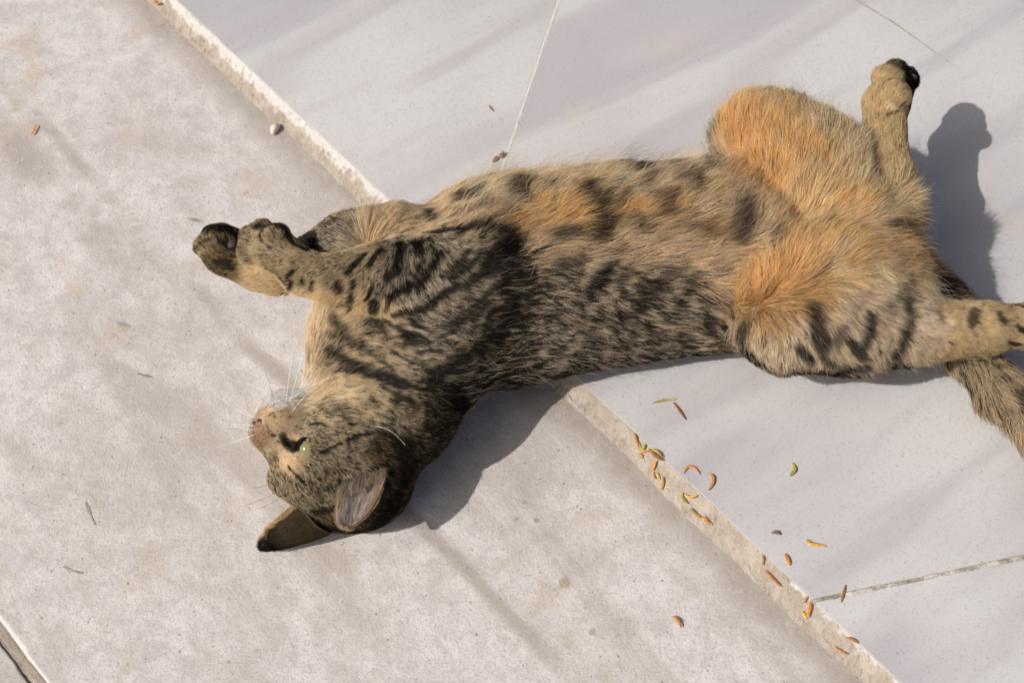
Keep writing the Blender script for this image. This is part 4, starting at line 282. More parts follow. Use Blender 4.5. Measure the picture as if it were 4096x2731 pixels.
LEAVES = [
    ([(0.1005, -0.0415), (0.1086, -0.0398), (0.1169, -0.0388)], 0.00082, (0.16, 0.24, 0.04), (0.75, 0.56, 0.12), 'yellow needle leaf with a green tip lying nearest the cat on the pale slab', 0),
    ([(0.1148, -0.0413), (0.1185, -0.0473), (0.123, -0.0547)], 0.00097, (0.42, 0.22, 0.08), (0.1, 0.07, 0.03), 'straight brown needle leaf with a dark end beside the yellow one', 0),
    ([(0.0856, -0.0653), (0.0872, -0.07), (0.0893, -0.0748)], 0.00104, (0.78, 0.33, 0.06), (0.66, 0.24, 0.07), 'upright orange leaf highest on the mortar edge, above the leaf pile', 0),
    ([(0.0936, -0.0738), (0.0919, -0.0758), (0.0901, -0.0774)], 0.00097, (0.16, 0.24, 0.04), (0.75, 0.56, 0.12), 'short leaf half green half yellow at the top of the mortar pile', 0),
    ([(0.0863, -0.0756), (0.0904, -0.078), (0.0962, -0.0788)], 0.00082, (0.8, 0.6, 0.22), (0.78, 0.33, 0.06), 'pale orange leaf lying level across the mortar beneath the green one', 1),
    ([(0.09, -0.0779), (0.091, -0.0799), (0.0903, -0.0812)], 0.0006, (0.66, 0.24, 0.07), (0.78, 0.33, 0.06), 'tiny orange curl hanging below the level pale leaf', 0),
    ([(0.0959, -0.0781), (0.1, -0.0832), (0.105, -0.0874)], 0.00149, (0.42, 0.22, 0.08), (0.22, 0.12, 0.05), 'broad brown leaf with a dark rib in the mortar pile', 1),
    ([(0.0972, -0.0776), (0.1013, -0.0807), (0.1049, -0.0848)], 0.00097, (0.75, 0.56, 0.12), (0.42, 0.22, 0.08), 'olive yellow leaf tucked along the broad brown leaf', 0),
    ([(0.1005, -0.0854), (0.0994, -0.0877), (0.0984, -0.0904)], 0.00104, (0.78, 0.33, 0.06), (0.78, 0.33, 0.06), 'plain orange leaf sticking out under the broad brown leaf', 0),
    ([(0.0984, -0.0912), (0.0992, -0.0937), (0.1003, -0.0956)], 0.00104, (0.75, 0.56, 0.12), (0.42, 0.22, 0.08), 'stubby ochre leaf side by side with a pale yellow leaf', 0),
    ([(0.1006, -0.0921), (0.102, -0.0946), (0.1032, -0.0968)], 0.00097, (0.8, 0.6, 0.22), (0.75, 0.56, 0.12), 'stubby pale yellow leaf side by side with an ochre leaf', 0),
    ([(0.1053, -0.0958), (0.1053, -0.0993), (0.1044, -0.1033)], 0.00104, (0.42, 0.22, 0.08), (0.78, 0.33, 0.06), 'upright orange leaf at the foot of the mortar over the grey slab', 0),
    ([(0.119, -0.0963), (0.122, -0.0918), (0.1266, -0.0924), (0.1301, -0.0971)], 0.00089, (0.78, 0.33, 0.06), (0.66, 0.24, 0.07), 'rust orange leaf curled into an arch on the slab rim', 0),
    ([(0.1355, -0.0969), (0.1388, -0.0989), (0.1384, -0.1043), (0.1352, -0.1094)], 0.00112, (0.78, 0.33, 0.06), (0.42, 0.22, 0.08), 'brown leaf bent like a bracket right of the arched one', 0),
    ([(0.1175, -0.108), (0.1181, -0.1117), (0.1219, -0.1155)], 0.00126, (0.75, 0.56, 0.12), (0.16, 0.24, 0.04), 'bright lime and green leaf at the foot of the mortar', 0),
    ([(0.1193, -0.1097), (0.1225, -0.1122), (0.1272, -0.1126)], 0.00112, (0.8, 0.6, 0.22), (0.78, 0.33, 0.06), 'golden leaf with a brown stalk beside the lime green leaf', 0),
    ([(0.1235, -0.1186), (0.1273, -0.1236), (0.1301, -0.1261)], 0.00104, (0.16, 0.24, 0.04), (0.78, 0.33, 0.06), 'long leaf fading from green to orange along the mortar foot', 0),
    ([(0.1303, -0.1258), (0.1329, -0.1291), (0.1356, -0.1321)], 0.00119, (0.78, 0.33, 0.06), (0.78, 0.33, 0.06), 'split orange leaf joined to the end of the green and orange one', 1),
    ([(0.1947, -0.0885), (0.196, -0.0937), (0.1924, -0.0985)], 0.00132, (0.75, 0.56, 0.12), (0.16, 0.24, 0.04), 'lone yellow green leaf in the middle of the pale slab', 0),
    ([(0.1989, -0.1456), (0.202, -0.1489), (0.2116, -0.1502)], 0.00132, (0.78, 0.33, 0.06), (0.75, 0.56, 0.12), 'golden bent leaf lying level on the pale slab above the joint', 0),
    ([(0.1837, -0.1556), (0.1846, -0.1603), (0.1862, -0.1639)], 0.00132, (0.66, 0.24, 0.07), (0.78, 0.33, 0.06), 'short orange leaf on the pale slab left of the golden bent leaf', 0),
    ([(0.1682, -0.1559), (0.1689, -0.1592), (0.1686, -0.1623)], 0.00073, (0.42, 0.22, 0.08), (0.42, 0.22, 0.08), 'thin brown sliver of leaf on the mortar against the slab rim', 0),
    ([(0.1703, -0.1654), (0.1747, -0.1713), (0.1798, -0.1765)], 0.00103, (0.66, 0.24, 0.07), (0.42, 0.22, 0.08), 'long rusty leaf lying along the mortar strip below the sliver', 0),
    ([(0.2215, -0.1775), (0.2193, -0.1835), (0.2171, -0.1895)], 0.00088, (0.42, 0.22, 0.08), (0.36, 0.2, 0.06), 'olive brown leaf lying across the thin slab joint', 0),
    ([(0.1951, -0.1855), (0.1942, -0.1872), (0.1932, -0.1885)], 0.00073, (0.42, 0.22, 0.08), (0.66, 0.24, 0.07), 'tiny brown leaf scrap just above the slab corner', 0),
    ([(0.1969, -0.1893), (0.1963, -0.1932), (0.1955, -0.1976)], 0.00132, (0.66, 0.24, 0.07), (0.78, 0.33, 0.06), 'salmon orange leaf standing in the corner under the joint', 1),
    ([(0.1924, -0.1929), (0.1938, -0.1952), (0.1954, -0.1976)], 0.00103, (0.75, 0.56, 0.12), (0.75, 0.56, 0.12), 'short yellow leaf leaning on the salmon orange one', 0),
    ([(0.1068, -0.1948), (0.1101, -0.1977), (0.1122, -0.2025)], 0.00103, (0.78, 0.33, 0.06), (0.42, 0.22, 0.08), 'single orange leaf lying alone on the dirty grey slab', 0),
    ([(0.2186, -0.2132), (0.2217, -0.2149), (0.2251, -0.2177)], 0.00118, (0.42, 0.22, 0.08), (0.42, 0.22, 0.08), 'brown leaf on the white chipped edge of the corner slab', 0),
    ([(0.2117, -0.2165), (0.2155, -0.22), (0.2194, -0.2222)], 0.00083, (0.78, 0.33, 0.06), (0.42, 0.22, 0.08), 'thin tan leaf in the gap at the mortar foot of the corner slab', 0),
    ([(0.1756, -0.1408), (0.1791, -0.1405), (0.182, -0.1418)], 0.00132, (0.22, 0.17, 0.14), (0.16, 0.12, 0.1), 'shrivelled grey brown leaf scrap on the pale slab', 0),
    ([(-0.3857, 0.2189), (-0.3866, 0.2135), (-0.3882, 0.2085)], 0.00096, (0.78, 0.33, 0.06), (0.78, 0.33, 0.06), 'small orange leaf far from the cat on the stained grey slab', 0),
    ([(-0.3073, 0.3532), (-0.3044, 0.3487), (-0.2987, 0.3471)], 0.00128, (0.78, 0.33, 0.06), (0.42, 0.22, 0.08), 'curled brown leaf at the foot of the white chipped riser', 0),
    ([(-0.0152, 0.1714), (-0.0123, 0.175), (-0.0099, 0.1765)], 0.00171, (0.3, 0.17, 0.12), (0.26, 0.15, 0.11), 'larger dry brown flake on the slab close above the belly', 0),
    ([(-0.0099, 0.1743), (-0.0082, 0.1772), (-0.0061, 0.1802)], 0.0015, (0.34, 0.2, 0.14), (0.3, 0.17, 0.12), 'smaller dry brown flake touching the other one above the belly', 1),
    ([(-0.0188, 0.2287), (-0.0174, 0.2256), (-0.0154, 0.2228)], 0.00096, (0.45, 0.33, 0.2), (0.4, 0.28, 0.16), 'tiny straw coloured seed on the slab above the belly', 0)]
PEBBLE = (-0.1921, 0.2142, 0.003)
PADS = [((-0.2073, 0.0351, 0.1158), (-0.522, 0.16, 0.838), 0.00293, 0.00183), ((-0.1988, 0.0274, 0.1192), (-0.184, -0.089, 0.979), 0.00366, 0.00183), ((-0.1878, 0.0239, 0.1187), (0.079, -0.129, 0.989), 0.00348, 0.00275), ((0.2919, 0.1809, 0.1135), (0.484, 0.634, 0.603), 0.00238, 0.00311), ((0.2915, 0.1719, 0.1154), (0.459, -0.303, 0.835), 0.0022, 0.00275)]
NOSE, NOSE_N = (-0.1669, -0.0897, 0.0776), (-0.7675, -0.0463, 0.6394)
EARS = {'near': {'bl': (-0.1104, -0.1341, 0.0709), 'br': (-0.0818, -0.1244, 0.0707), 'tip': (-0.1039, -0.1561, 0.0627)}, 'far': {'bl': (-0.1402, -0.1299, 0.045), 'br': (-0.1205, -0.1418, 0.02), 'tip': (-0.1677, -0.1486, 0.012)}}
HEAD_O, HEAD_F, HEAD_U, HEAD_L = (-0.1498, -0.1058, 0.06), (-0.828, -0.089, 0.5536), (0.0461, -0.9948, -0.0909), (0.5588, -0.0497, 0.8278)
EYE_AX = ((0.77942, -0.54799, 0.30367), (-0.54678, -0.35837, 0.7567), (-0.30584, -0.75583, -0.57895)), ((-0.01873, -0.47695, -0.87873), (-0.9253, -0.32468, 0.19595), (-0.37876, 0.81676, -0.43524))
BODY = [(0.03, 0.045, [('c', (-0.08687, -0.00364, 0.06), 0.043, (-0.02945, 0.01978, 0.062), 0.057), ('c', (-0.02945, 0.01978, 0.062), 0.057, (0.03213, 0.0336, 0.062), 0.055), ('c', (0.03213, 0.0336, 0.062), 0.055, (0.09432, 0.04243, 0.062), 0.052), ('c', (0.09432, 0.04243, 0.062), 0.052, (0.15708, 0.04818, 0.06), 0.05), ('c', (0.15708, 0.04818, 0.06), 0.05, (0.21634, 0.05754, 0.048), 0.039), ('c', (0.21634, 0.05754, 0.048), 0.039, (0.26112, 0.05809, 0.046), 0.031)]),
    (0.022, 0.014, [('c', (-0.11227, -0.08978, 0.03563), 0.037, (-0.09483, -0.02402, 0.062), 0.042), ('c', (-0.07997, -0.07042, 0.054), 0.04, (-0.08006, -0.01476, 0.064), 0.045)]),
    (0.014, 0.013, [('e', (-0.10889, -0.10891, 0.03219), ((-0.82802, -0.08899, 0.55359), (0.04613, -0.99479, -0.09091), (0.55879, -0.04974, 0.82781)), (0.042, 0.035, 0.04)), ('e', (-0.11383, -0.09125, 0.06196), ((-0.82802, -0.08899, 0.55359), (0.04613, -0.99479, -0.09091), (0.55879, -0.04974, 0.82781)), (0.026000000000000002, 0.024, 0.023)), ('e', (-0.1373, -0.08916, 0.02719), ((-0.82802, -0.08899, 0.55359), (0.04613, -0.99479, -0.09091), (0.55879, -0.04974, 0.82781)), (0.026000000000000002, 0.024, 0.023)), ('c', (-0.13438, -0.11565, 0.04899), 0.018000000000000002, (-0.15991, -0.0944, 0.0675), 0.0095), ('e', (-0.1518, -0.08646, 0.07278), ((-0.82802, -0.08899, 0.55359), (0.04613, -0.99479, -0.09091), (0.55879, -0.04974, 0.82781)), (0.0125, 0.011000000000000001, 0.011000000000000001)), ('e', (-0.1613, -0.08562, 0.0587), ((-0.82802, -0.08899, 0.55359), (0.04613, -0.99479, -0.09091), (0.55879, -0.04974, 0.82781)), (0.0125, 0.011000000000000001, 0.011000000000000001)), ('e', (-0.15197, -0.07416, 0.06457), ((-0.82802, -0.08899, 0.55359), (0.04613, -0.99479, -0.09091), (0.55879, -0.04974, 0.82781)), (0.013000000000000001, 0.011000000000000001, 0.013000000000000001)), ('c', (-0.12451, -0.0771, 0.04465), 0.025, (-0.14687, -0.0795, 0.0596), 0.016), ('e', (-0.13053, -0.11416, 0.06762), ((-0.82802, -0.08899, 0.55359), (0.04613, -0.99479, -0.09091), (0.55879, -0.04974, 0.82781)), (0.0115, 0.009000000000000001, 0.01)), ('e', (-0.15092, -0.1125, 0.0392), ((-0.82802, -0.08899, 0.55359), (0.04613, -0.99479, -0.09091), (0.55879, -0.04974, 0.82781)), (0.0125, 0.0095, 0.0105))]),
    (0.02, 0.006, [('c', (0.26972, 0.04288, 0.055), 0.022, (0.30172, 0.0185, 0.05), 0.0165), ('c', (0.30172, 0.0185, 0.05), 0.0165, (0.32144, -0.01374, 0.044), 0.014), ('c', (0.32144, -0.01374, 0.044), 0.014, (0.3388, -0.04458, 0.04), 0.0135), ('c', (0.3388, -0.04458, 0.04), 0.0135, (0.36084, -0.07447, 0.039), 0.013), ('c', (0.36084, -0.07447, 0.039), 0.013, (0.37984, -0.10834, 0.038), 0.012), ('c', (0.37984, -0.10834, 0.038), 0.012, (0.38601, -0.13912, 0.036), 0.009)]),
    (0.012, 0.02, [('c', (0.23176, 0.05194, 0.086), 0.038, (0.20373, 0.09565, 0.088), 0.037), ('c', (0.20373, 0.09565, 0.088), 0.037, (0.19009, 0.13037, 0.086), 0.028), ('c', (0.19009, 0.13037, 0.086), 0.028, (0.22703, 0.10918, 0.088), 0.023), ('c', (0.22703, 0.10918, 0.088), 0.023, (0.26106, 0.06978, 0.095), 0.017)]),
    (0.01, 0.006, [('c', (0.26233, 0.05796, 0.096), 0.0165, (0.26686, 0.09105, 0.102), 0.0155), ('c', (0.26686, 0.09105, 0.102), 0.0155, (0.26534, 0.12502, 0.108), 0.014), ('c', (0.26534, 0.12502, 0.108), 0.014, (0.26887, 0.14869, 0.113), 0.0145), ('c', (0.26887, 0.14869, 0.113), 0.0145, (0.27573, 0.16194, 0.114), 0.0138)]),
    (0.0022, 0.002, [('e', (0.26931, 0.16789, 0.118), ((1, 0, 0), (0, 1, 0), (0, 0, 1)), (0.009, 0.009, 0.009)), ('e', (0.27926, 0.17707, 0.113), ((1, 0, 0), (0, 1, 0), (0, 0, 1)), (0.0088, 0.0088, 0.0088)), ('e', (0.28781, 0.17518, 0.108), ((1, 0, 0), (0, 1, 0), (0, 0, 1)), (0.0085, 0.0085, 0.0085)), ('e', (0.27192, 0.1451, 0.126), ((1, 0, 0), (0, 1, 0), (0, 0, 1)), (0.01, 0.01, 0.01))]),
    (0.016, 0.012, [('c', (-0.08262, 0.03701, 0.1), 0.026, (-0.11273, 0.03656, 0.098), 0.02), ('c', (-0.11273, 0.03656, 0.098), 0.02, (-0.15903, 0.01624, 0.098), 0.0125), ('c', (-0.15903, 0.01624, 0.098), 0.0125, (-0.17376, 0.01848, 0.1), 0.012), ('e', (-0.19451, 0.02541, 0.104), ((1, 0, 0), (0, 1, 0), (0, 0, 1)), (0.013, 0.013, 0.013)), ('c', (-0.17388, 0.01989, 0.1), 0.0135, (-0.19988, 0.03432, 0.104), 0.0125)]),
    (0.0022, 0.002, [('e', (-0.20837, 0.03084, 0.106), ((1, 0, 0), (0, 1, 0), (0, 0, 1)), (0.0078, 0.0078, 0.0078)), ('e', (-0.205, 0.03835, 0.106), ((1, 0, 0), (0, 1, 0), (0, 0, 1)), (0.0078, 0.0078, 0.0078)), ('e', (-0.198, 0.03979, 0.106), ((1, 0, 0), (0, 1, 0), (0, 0, 1)), (0.0078, 0.0078, 0.0078)), ('e', (-0.19072, 0.03548, 0.106), ((1, 0, 0), (0, 1, 0), (0, 0, 1)), (0.0075, 0.0075, 0.0075))]),
    (0.012, 0.018, [('c', (0.24394, 0.02012, 0.082), 0.038, (0.21518, 0.0022, 0.088), 0.039), ('c', (0.21518, 0.0022, 0.088), 0.039, (0.18918, -0.00874, 0.086), 0.035), ('c', (0.18936, -0.01212, 0.083), 0.034, (0.23296, -0.01901, 0.076), 0.0245), ('c', (0.23296, -0.01901, 0.076), 0.0245, (0.26861, -0.01901, 0.076), 0.0185), ('c', (0.26861, -0.01901, 0.076), 0.0185, (0.30008, -0.01729, 0.076), 0.015)]),
    (0.012, 0.008, [('c', (0.29931, -0.01881, 0.078), 0.016, (0.32267, -0.01556, 0.076), 0.0155), ('c', (0.32267, -0.01556, 0.076), 0.0155, (0.36122, -0.01062, 0.07), 0.014), ('c', (0.36122, -0.01062, 0.07), 0.014, (0.39328, -0.0072, 0.066), 0.016), ('e', (0.40305, -0.00369, 0.066), ((1, 0, 0), (0, 1, 0), (0, 0, 1)), (0.012, 0.012, 0.012)), ('e', (0.40186, -0.01245, 0.066), ((1, 0, 0), (0, 1, 0), (0, 0, 1)), (0.012, 0.012, 0.012))]),
    (0.024, 0.02, [('c', (-0.06306, -0.03894, 0.058), 0.037, (-0.037, -0.01409, 0.092), 0.034), ('c', (-0.037, -0.01409, 0.092), 0.034, (-0.01919, 0.00985, 0.117), 0.025)]),
    (0.008, 0.008, [('c', (-0.01919, 0.00985, 0.117), 0.0245, (-0.07964, 0.00101, 0.12), 0.0195), ('c', (-0.07964, 0.00101, 0.12), 0.0195, (-0.11971, -0.00411, 0.12), 0.0142), ('c', (-0.11971, -0.00411, 0.12), 0.0142, (-0.13727, -1e-05, 0.12), 0.0122)]),
    (0.008, 0.005, [('c', (-0.13735, 0.00101, 0.12), 0.013, (-0.15868, 0.01803, 0.122), 0.014)]),
    (0.0022, 0.002, [('e', (-0.17355, 0.01831, 0.12), ((1, 0, 0), (0, 1, 0), (0, 0, 1)), (0.0092, 0.0092, 0.0092)), ('e', (-0.1739, 0.02711, 0.121), ((1, 0, 0), (0, 1, 0), (0, 0, 1)), (0.0088, 0.0088, 0.0088)), ('e', (-0.1668, 0.02967, 0.125), ((1, 0, 0), (0, 1, 0), (0, 0, 1)), (0.0082, 0.0082, 0.0082)), ('e', (-0.1562, 0.02134, 0.129), ((1, 0, 0), (0, 1, 0), (0, 0, 1)), (0.0098, 0.0098, 0.0098))])]
SOCKETS = [('e', (-0.13803, -0.10497, 0.07324), ((0.77942, -0.54799, 0.30367), (-0.54678, -0.35837, 0.7567), (-0.30584, -0.75583, -0.57895)), (0.0108, 0.012, 0.0029)), ('e', (-0.15759, -0.10322, 0.04427), ((-0.01873, -0.47695, -0.87873), (-0.9253, -0.32468, 0.19595), (-0.37876, 0.81676, -0.43524)), (0.0108, 0.012, 0.0029))]
# ---- body volume: smooth union of tapered limbs and ellipsoids ----
def smin(a, b, k):
    h = np.maximum(k - np.abs(a - b), 0.0) / k
    return np.minimum(a, b) - h * h * k * 0.25
def prim_d(p, q):
    if q[0] == 'c':                                   # tapered capsule: a, ra, b, rb
        a = np.array(q[1]); ra = q[2]; b = np.array(q[3]); rb = q[4]
        ba = b - a; pa = p - a
        h = np.clip((pa @ ba) / max(ba @ ba, 1e-9), 0, 1)
        return np.linalg.norm(pa - h[..., None] * ba, axis=-1) - (ra + (rb - ra) * h)
    c = np.array(q[1]); R = np.array(q[2]); r = np.array(q[3])      # ellipsoid: centre, row axes, radii
    l = (p - c) @ R.T
    k0 = np.linalg.norm(l / r, axis=-1); k1 = np.linalg.norm(l / (r * r), axis=-1)
    return k0 * (k0 - 1.0) / np.maximum(k1, 1e-6)
def prim_box(q):
    if q[0] == 'c':
        a = np.array(q[1]); b = np.array(q[3]); m = max(q[2], q[4])
        return np.minimum(a, b) - m, np.maximum(a, b) + m
    c = np.array(q[1]); m = max(q[3]); return c - m, c + m
def ground_z(x, y):
    s = (x - STEP_P[0]) * STEP_N[0] + (y - STEP_P[1]) * STEP_N[1]   # >0 on the upper terrace
    return STEP_H * np.clip(s / 0.012 + 1.0, 0, 1)
def body_sdf(p, boxed=True):
    d = np.full(p.shape[:-1], 0.5, p.dtype)
    lo = p.reshape(-1, 3).min(0); hi = p.reshape(-1, 3).max(0)
    for k, ki, prims in BODY:
        g = None
        for q in prims:
            dq = prim_d(p, q)
            g = dq if g is None else smin(g, dq, ki)
        d = smin(d, g, k)
    for q in SOCKETS:
        d = -smin(-d, prim_d(p, q), 0.002)
    gz = ground_z(p[..., 0], p[..., 1]) + 0.0015
    d = -smin(-d, -(gz - p[..., 2]), 0.006)
    return d
def body_grid(lo, hi, h):
    n = np.ceil((hi - lo) / h).astype(int) + 1
    ax = [lo[i] + h * np.arange(n[i]) for i in range(3)]
    D = np.full(tuple(n), 0.05)
    M = 0.035
    for k, ki, prims in BODY:
        bl = np.min([prim_box(q)[0] for q in prims], 0) - M; bh = np.max([prim_box(q)[1] for q in prims], 0) + M
        i0 = np.clip(((bl - lo) / h).astype(int), 0, n - 1); i1 = np.clip(((bh - lo) / h).astype(int) + 2, 1, n)
        sl = tuple(slice(i0[i], i1[i]) for i in range(3))
        P = np.stack(np.meshgrid(*[ax[i][sl[i]] for i in range(3)], indexing='ij'), -1)
        g = None
        for q in prims:
            dq = prim_d(P, q)
            g = dq if g is None else smin(g, dq, ki)
        D[sl] = smin(D[sl], g, k)
    for q in SOCKETS:
        bl, bh = prim_box(q); bl = bl - .006; bh = bh + .006
        i0 = np.clip(((bl - lo) / h).astype(int), 0, n - 1); i1 = np.clip(((bh - lo) / h).astype(int) + 2, 1, n)
        sl = tuple(slice(i0[i], i1[i]) for i in range(3))
        P = np.stack(np.meshgrid(*[ax[i][sl[i]] for i in range(3)], indexing='ij'), -1)
        D[sl] = -smin(-D[sl], prim_d(P, q), 0.002)
    X, Y = np.meshgrid(ax[0], ax[1], indexing='ij')
    gz = ground_z(X, Y)[..., None] + 0.0015
    D = -smin(-D, -(gz - ax[2][None, None, :]), 0.006)
    return D, ax
def surface_nets(D, lo, h):
    n = np.array(D.shape); S = D < 0
    cn = n - 1
    acc = np.zeros(tuple(cn) + (3,), np.float32); cnt = np.zeros(tuple(cn), np.int8)
    offs = [(i, j, k) for i in (0, 1) for j in (0, 1) for k in (0, 1)]
    def cs(a, o): return a[o[0]:o[0] + cn[0], o[1]:o[1] + cn[1], o[2]:o[2] + cn[2]]
    sm = sum(cs(S, o).astype(np.int8) for o in offs)
    act = (sm > 0) & (sm < 8)
    idx = np.argwhere(act)
    pos = np.zeros((len(idx), 3)); c = np.zeros(len(idx))
    val = {o: D[idx[:, 0] + o[0], idx[:, 1] + o[1], idx[:, 2] + o[2]] for o in offs}
    for o in offs:
        for a in range(3):
            if o[a] == 0:
                o2 = list(o); o2[a] = 1; o2 = tuple(o2)
                v0, v1 = val[o], val[o2]; m = (v0 < 0) != (v1 < 0)
                t = np.where(m, v0 / np.where(m, v0 - v1, 1), 0)
                pt = np.tile(np.array(o, float), (len(idx), 1)); pt[:, a] += t
                pos += pt * m[:, None]; c += m
    pos = idx + pos / c[:, None]
    vid = -np.ones(tuple(cn), np.int64); vid[act] = np.arange(len(idx))
    quads = []
    for a in range(3):
        b, e = (a + 1) % 3, (a + 2) % 3
        s0 = [slice(None)] * 3; s1 = [slice(None)] * 3
        s0[a] = slice(0, n[a] - 1); s1[a] = slice(1, n[a])
        A = S[tuple(s0)]; B = S[tuple(s1)]
        ed = np.argwhere(A != B)
        ok = (ed[:, b] > 0) & (ed[:, e] > 0) & (ed[:, b] < n[b] - 1) & (ed[:, e] < n[e] - 1)
        ed = ed[ok]; fl = A[tuple(ed.T)]
        def g(db, de):
            q = ed.copy(); q[:, b] -= db; q[:, e] -= de
            return vid[tuple(q.T)]
        q = np.stack([g(0, 0), g(1, 0), g(1, 1), g(0, 1)], 1)
        q[~fl] = q[~fl][:, ::-1]
        quads.append(q)
    return lo + pos * h, np.concatenate(quads)
def tri_sample(D, lo, h, p):
    f = (p - lo) / h; i = np.clip(np.floor(f).astype(int), 0, np.array(D.shape) - 2); t = f - i
    r = 0
    for o in ((0,0,0),(0,0,1),(0,1,0),(0,1,1),(1,0,0),(1,0,1),(1,1,0),(1,1,1)):
        w = np.prod([t[:, a] if o[a] else 1 - t[:, a] for a in range(3)], 0)
        r = r + w * D[i[:, 0] + o[0], i[:, 1] + o[1], i[:, 2] + o[2]]
    return r
def grid_normal(D, lo, h, p, e):
    g = np.stack([tri_sample(D, lo, h, p + np.eye(3)[a] * e) - tri_sample(D, lo, h, p - np.eye(3)[a] * e) for a in range(3)], -1)
    return g / np.maximum(np.linalg.norm(g, axis=-1, keepdims=True), 1e-9)

GH = .0024; GLO = np.array([-.32, -.25, -.01]); GHI = np.array([.46, .24, .2])
D, _ax = body_grid(GLO, GHI, GH)
BV, BQ = surface_nets(D, GLO, GH)
for _ in range(2):
    BV = BV - grid_normal(D, GLO, GH, BV, GH) * tri_sample(D, GLO, GH, BV)[:, None]
BN = grid_normal(D, GLO, GH, BV, .0035)

# coat fields at any surface point: colour, dark share, length, lift, comb direction, darkness of stripes and painted shade
A_P = np.array([a[0] for a in ANCHORS]); A_C = np.array([COAT[a[1]][0] for a in ANCHORS]); A_X = np.array([COAT[a[1]][1:] for a in ANCHORS])
G_P = np.array([g[0] for g in GUIDES]); G_D = np.array([g[1] for g in GUIDES])
def vnoise(p, scale, seed):
    q = p * scale; i = np.floor(q).astype(np.int64); f = q - i; f = f * f * (3 - 2 * f); r = 0
    for o in ((0,0,0),(0,0,1),(0,1,0),(0,1,1),(1,0,0),(1,0,1),(1,1,0),(1,1,1)):
        k = (i + np.array(o)); hsh = (k[:, 0] * 73856093) ^ (k[:, 1] * 19349663) ^ (k[:, 2] * 83492791) ^ (seed * 2654435761)
        hsh = (hsh ^ (hsh >> 13)) * 1274126177; hsh = (hsh ^ (hsh >> 16)) & 0xffff
        r = r + hsh / 65535.0 * np.prod([f[:, a] if o[a] else 1 - f[:, a] for a in range(3)], 0)
    return r
def stripes_and_shade(p):
    dark = np.zeros(len(p))
    jit = np.stack([vnoise(p, 130, 40 + a) - .5 for a in range(3)], 1) * .0030 + np.stack([vnoise(p, 420, 50 + a) - .5 for a in range(3)], 1) * .0016
    pj = (p + jit).astype(np.float32); order = np.argsort(pj[:, 0]); ps = pj[order]; xs = ps[:, 0]
    for pts, wd, k in STROKES:
        pts = np.array(pts); lo = pts.min(0) - wd - .004; hi = pts.max(0) + wd + .004
        a0, a1 = np.searchsorted(xs, lo[0]), np.searchsorted(xs, hi[0]); q = ps[a0:a1]
        ok = np.nonzero((q[:, 1] > lo[1]) & (q[:, 1] < hi[1]) & (q[:, 2] > lo[2]) & (q[:, 2] < hi[2]))[0]
        if not len(ok): continue
        q = q[ok]; best = np.full(len(ok), 9.0)
        for a, b in zip(pts[:-1], pts[1:]):
            ba = b - a; t = np.clip(((q - a) @ ba) / max(ba @ ba, 1e-12), 0, 1); best = np.minimum(best, np.linalg.norm(q - a - t[:, None] * ba, axis=1))
        x = np.clip(1 - (best - wd * .42) / (wd * .34), 0, 1); o_ = order[a0 + ok]; dark[o_] = np.maximum(dark[o_], k * x * x * (3 - 2 * x))
    return dark
def coat(p, nrm):
    N = len(p); col = np.zeros((N, 3)); ex = np.zeros((N, 3)); dr = np.zeros((N, 3))
    for s in range(0, N, 20000):
        q = p[s:s + 20000]
        d2 = ((q[:, None] - A_P[None]) ** 2).sum(-1) + 6e-6; wt = d2 ** -2.2; wt /= wt.sum(1, keepdims=True)
        col[s:s + 20000] = wt @ A_C; ex[s:s + 20000] = wt @ A_X
        d2 = ((q[:, None] - G_P[None]) ** 2).sum(-1) + 1.6e-4; wt = d2 ** -1.8; wt /= wt.sum(1, keepdims=True)
        dr[s:s + 20000] = wt @ G_D
    dr -= nrm * (dr * nrm).sum(1, keepdims=True); dr /= np.maximum(np.linalg.norm(dr, axis=1, keepdims=True), 1e-6)
    return col, ex, dr
def snap(q, it=2):
    for _ in range(it): q = q - grid_normal(D, GLO, GH, q, GH) * np.clip(tri_sample(D, GLO, GH, q), -.008, .008)[:, None]
    return q
_c, v_ex, v_dir = coat(BV, BN)
v_col, _x, _d = coat(snap(BV + v_dir * (.50 * v_ex[:, 1:2]), 3), BN)      # coat colour is read where the hair shows, down its length
v_dark = stripes_and_shade(BV)
HO, HF, HU, HL = (np.array(a) for a in (HEAD_O, HEAD_F, HEAD_U, HEAD_L))
def head(f, u, l): return HO + .01 * (f * HF + u * HU + l * HL)

def mat_skin():
    m = NT('cat_skin'); at = m.n('Attribute', attribute_name='col'); m.l(at.outputs['Color'], m.b.inputs['Base Color']); m.b.inputs['Roughness'].default_value = .8
    m.b.inputs['Specular IOR Level'].default_value = .15; return m.m
def mat_fur():
    m = NT('cat_fur'); at = m.n('Attribute', attribute_name='col'); m.t.nodes.remove(m.b)
    d = m.n('BsdfDiffuse'); tr = m.n('BsdfTranslucent'); hr = m.n('BsdfHair'); hr.component = 'Reflection'
    m.l(at.outputs['Color'], d.inputs[0]); m.l(at.outputs['Color'], tr.inputs[0])
    m.l(m.mix(.35, at.outputs['Color'], (.35, .33, .32)), hr.inputs[0]); hr.inputs['RoughnessU'].default_value = .35; hr.inputs['RoughnessV'].default_value = .6
    a = m.n('MixShader'); a.inputs[0].default_value = .42; m.l(d.outputs[0], a.inputs[1]); m.l(tr.outputs[0], a.inputs[2])
    b = m.n('MixShader'); b.inputs[0].default_value = .045; m.l(a.outputs[0], b.inputs[1]); m.l(hr.outputs[0], b.inputs[2])
    m.l(b.outputs[0], m.out.inputs['Surface']); return m.m
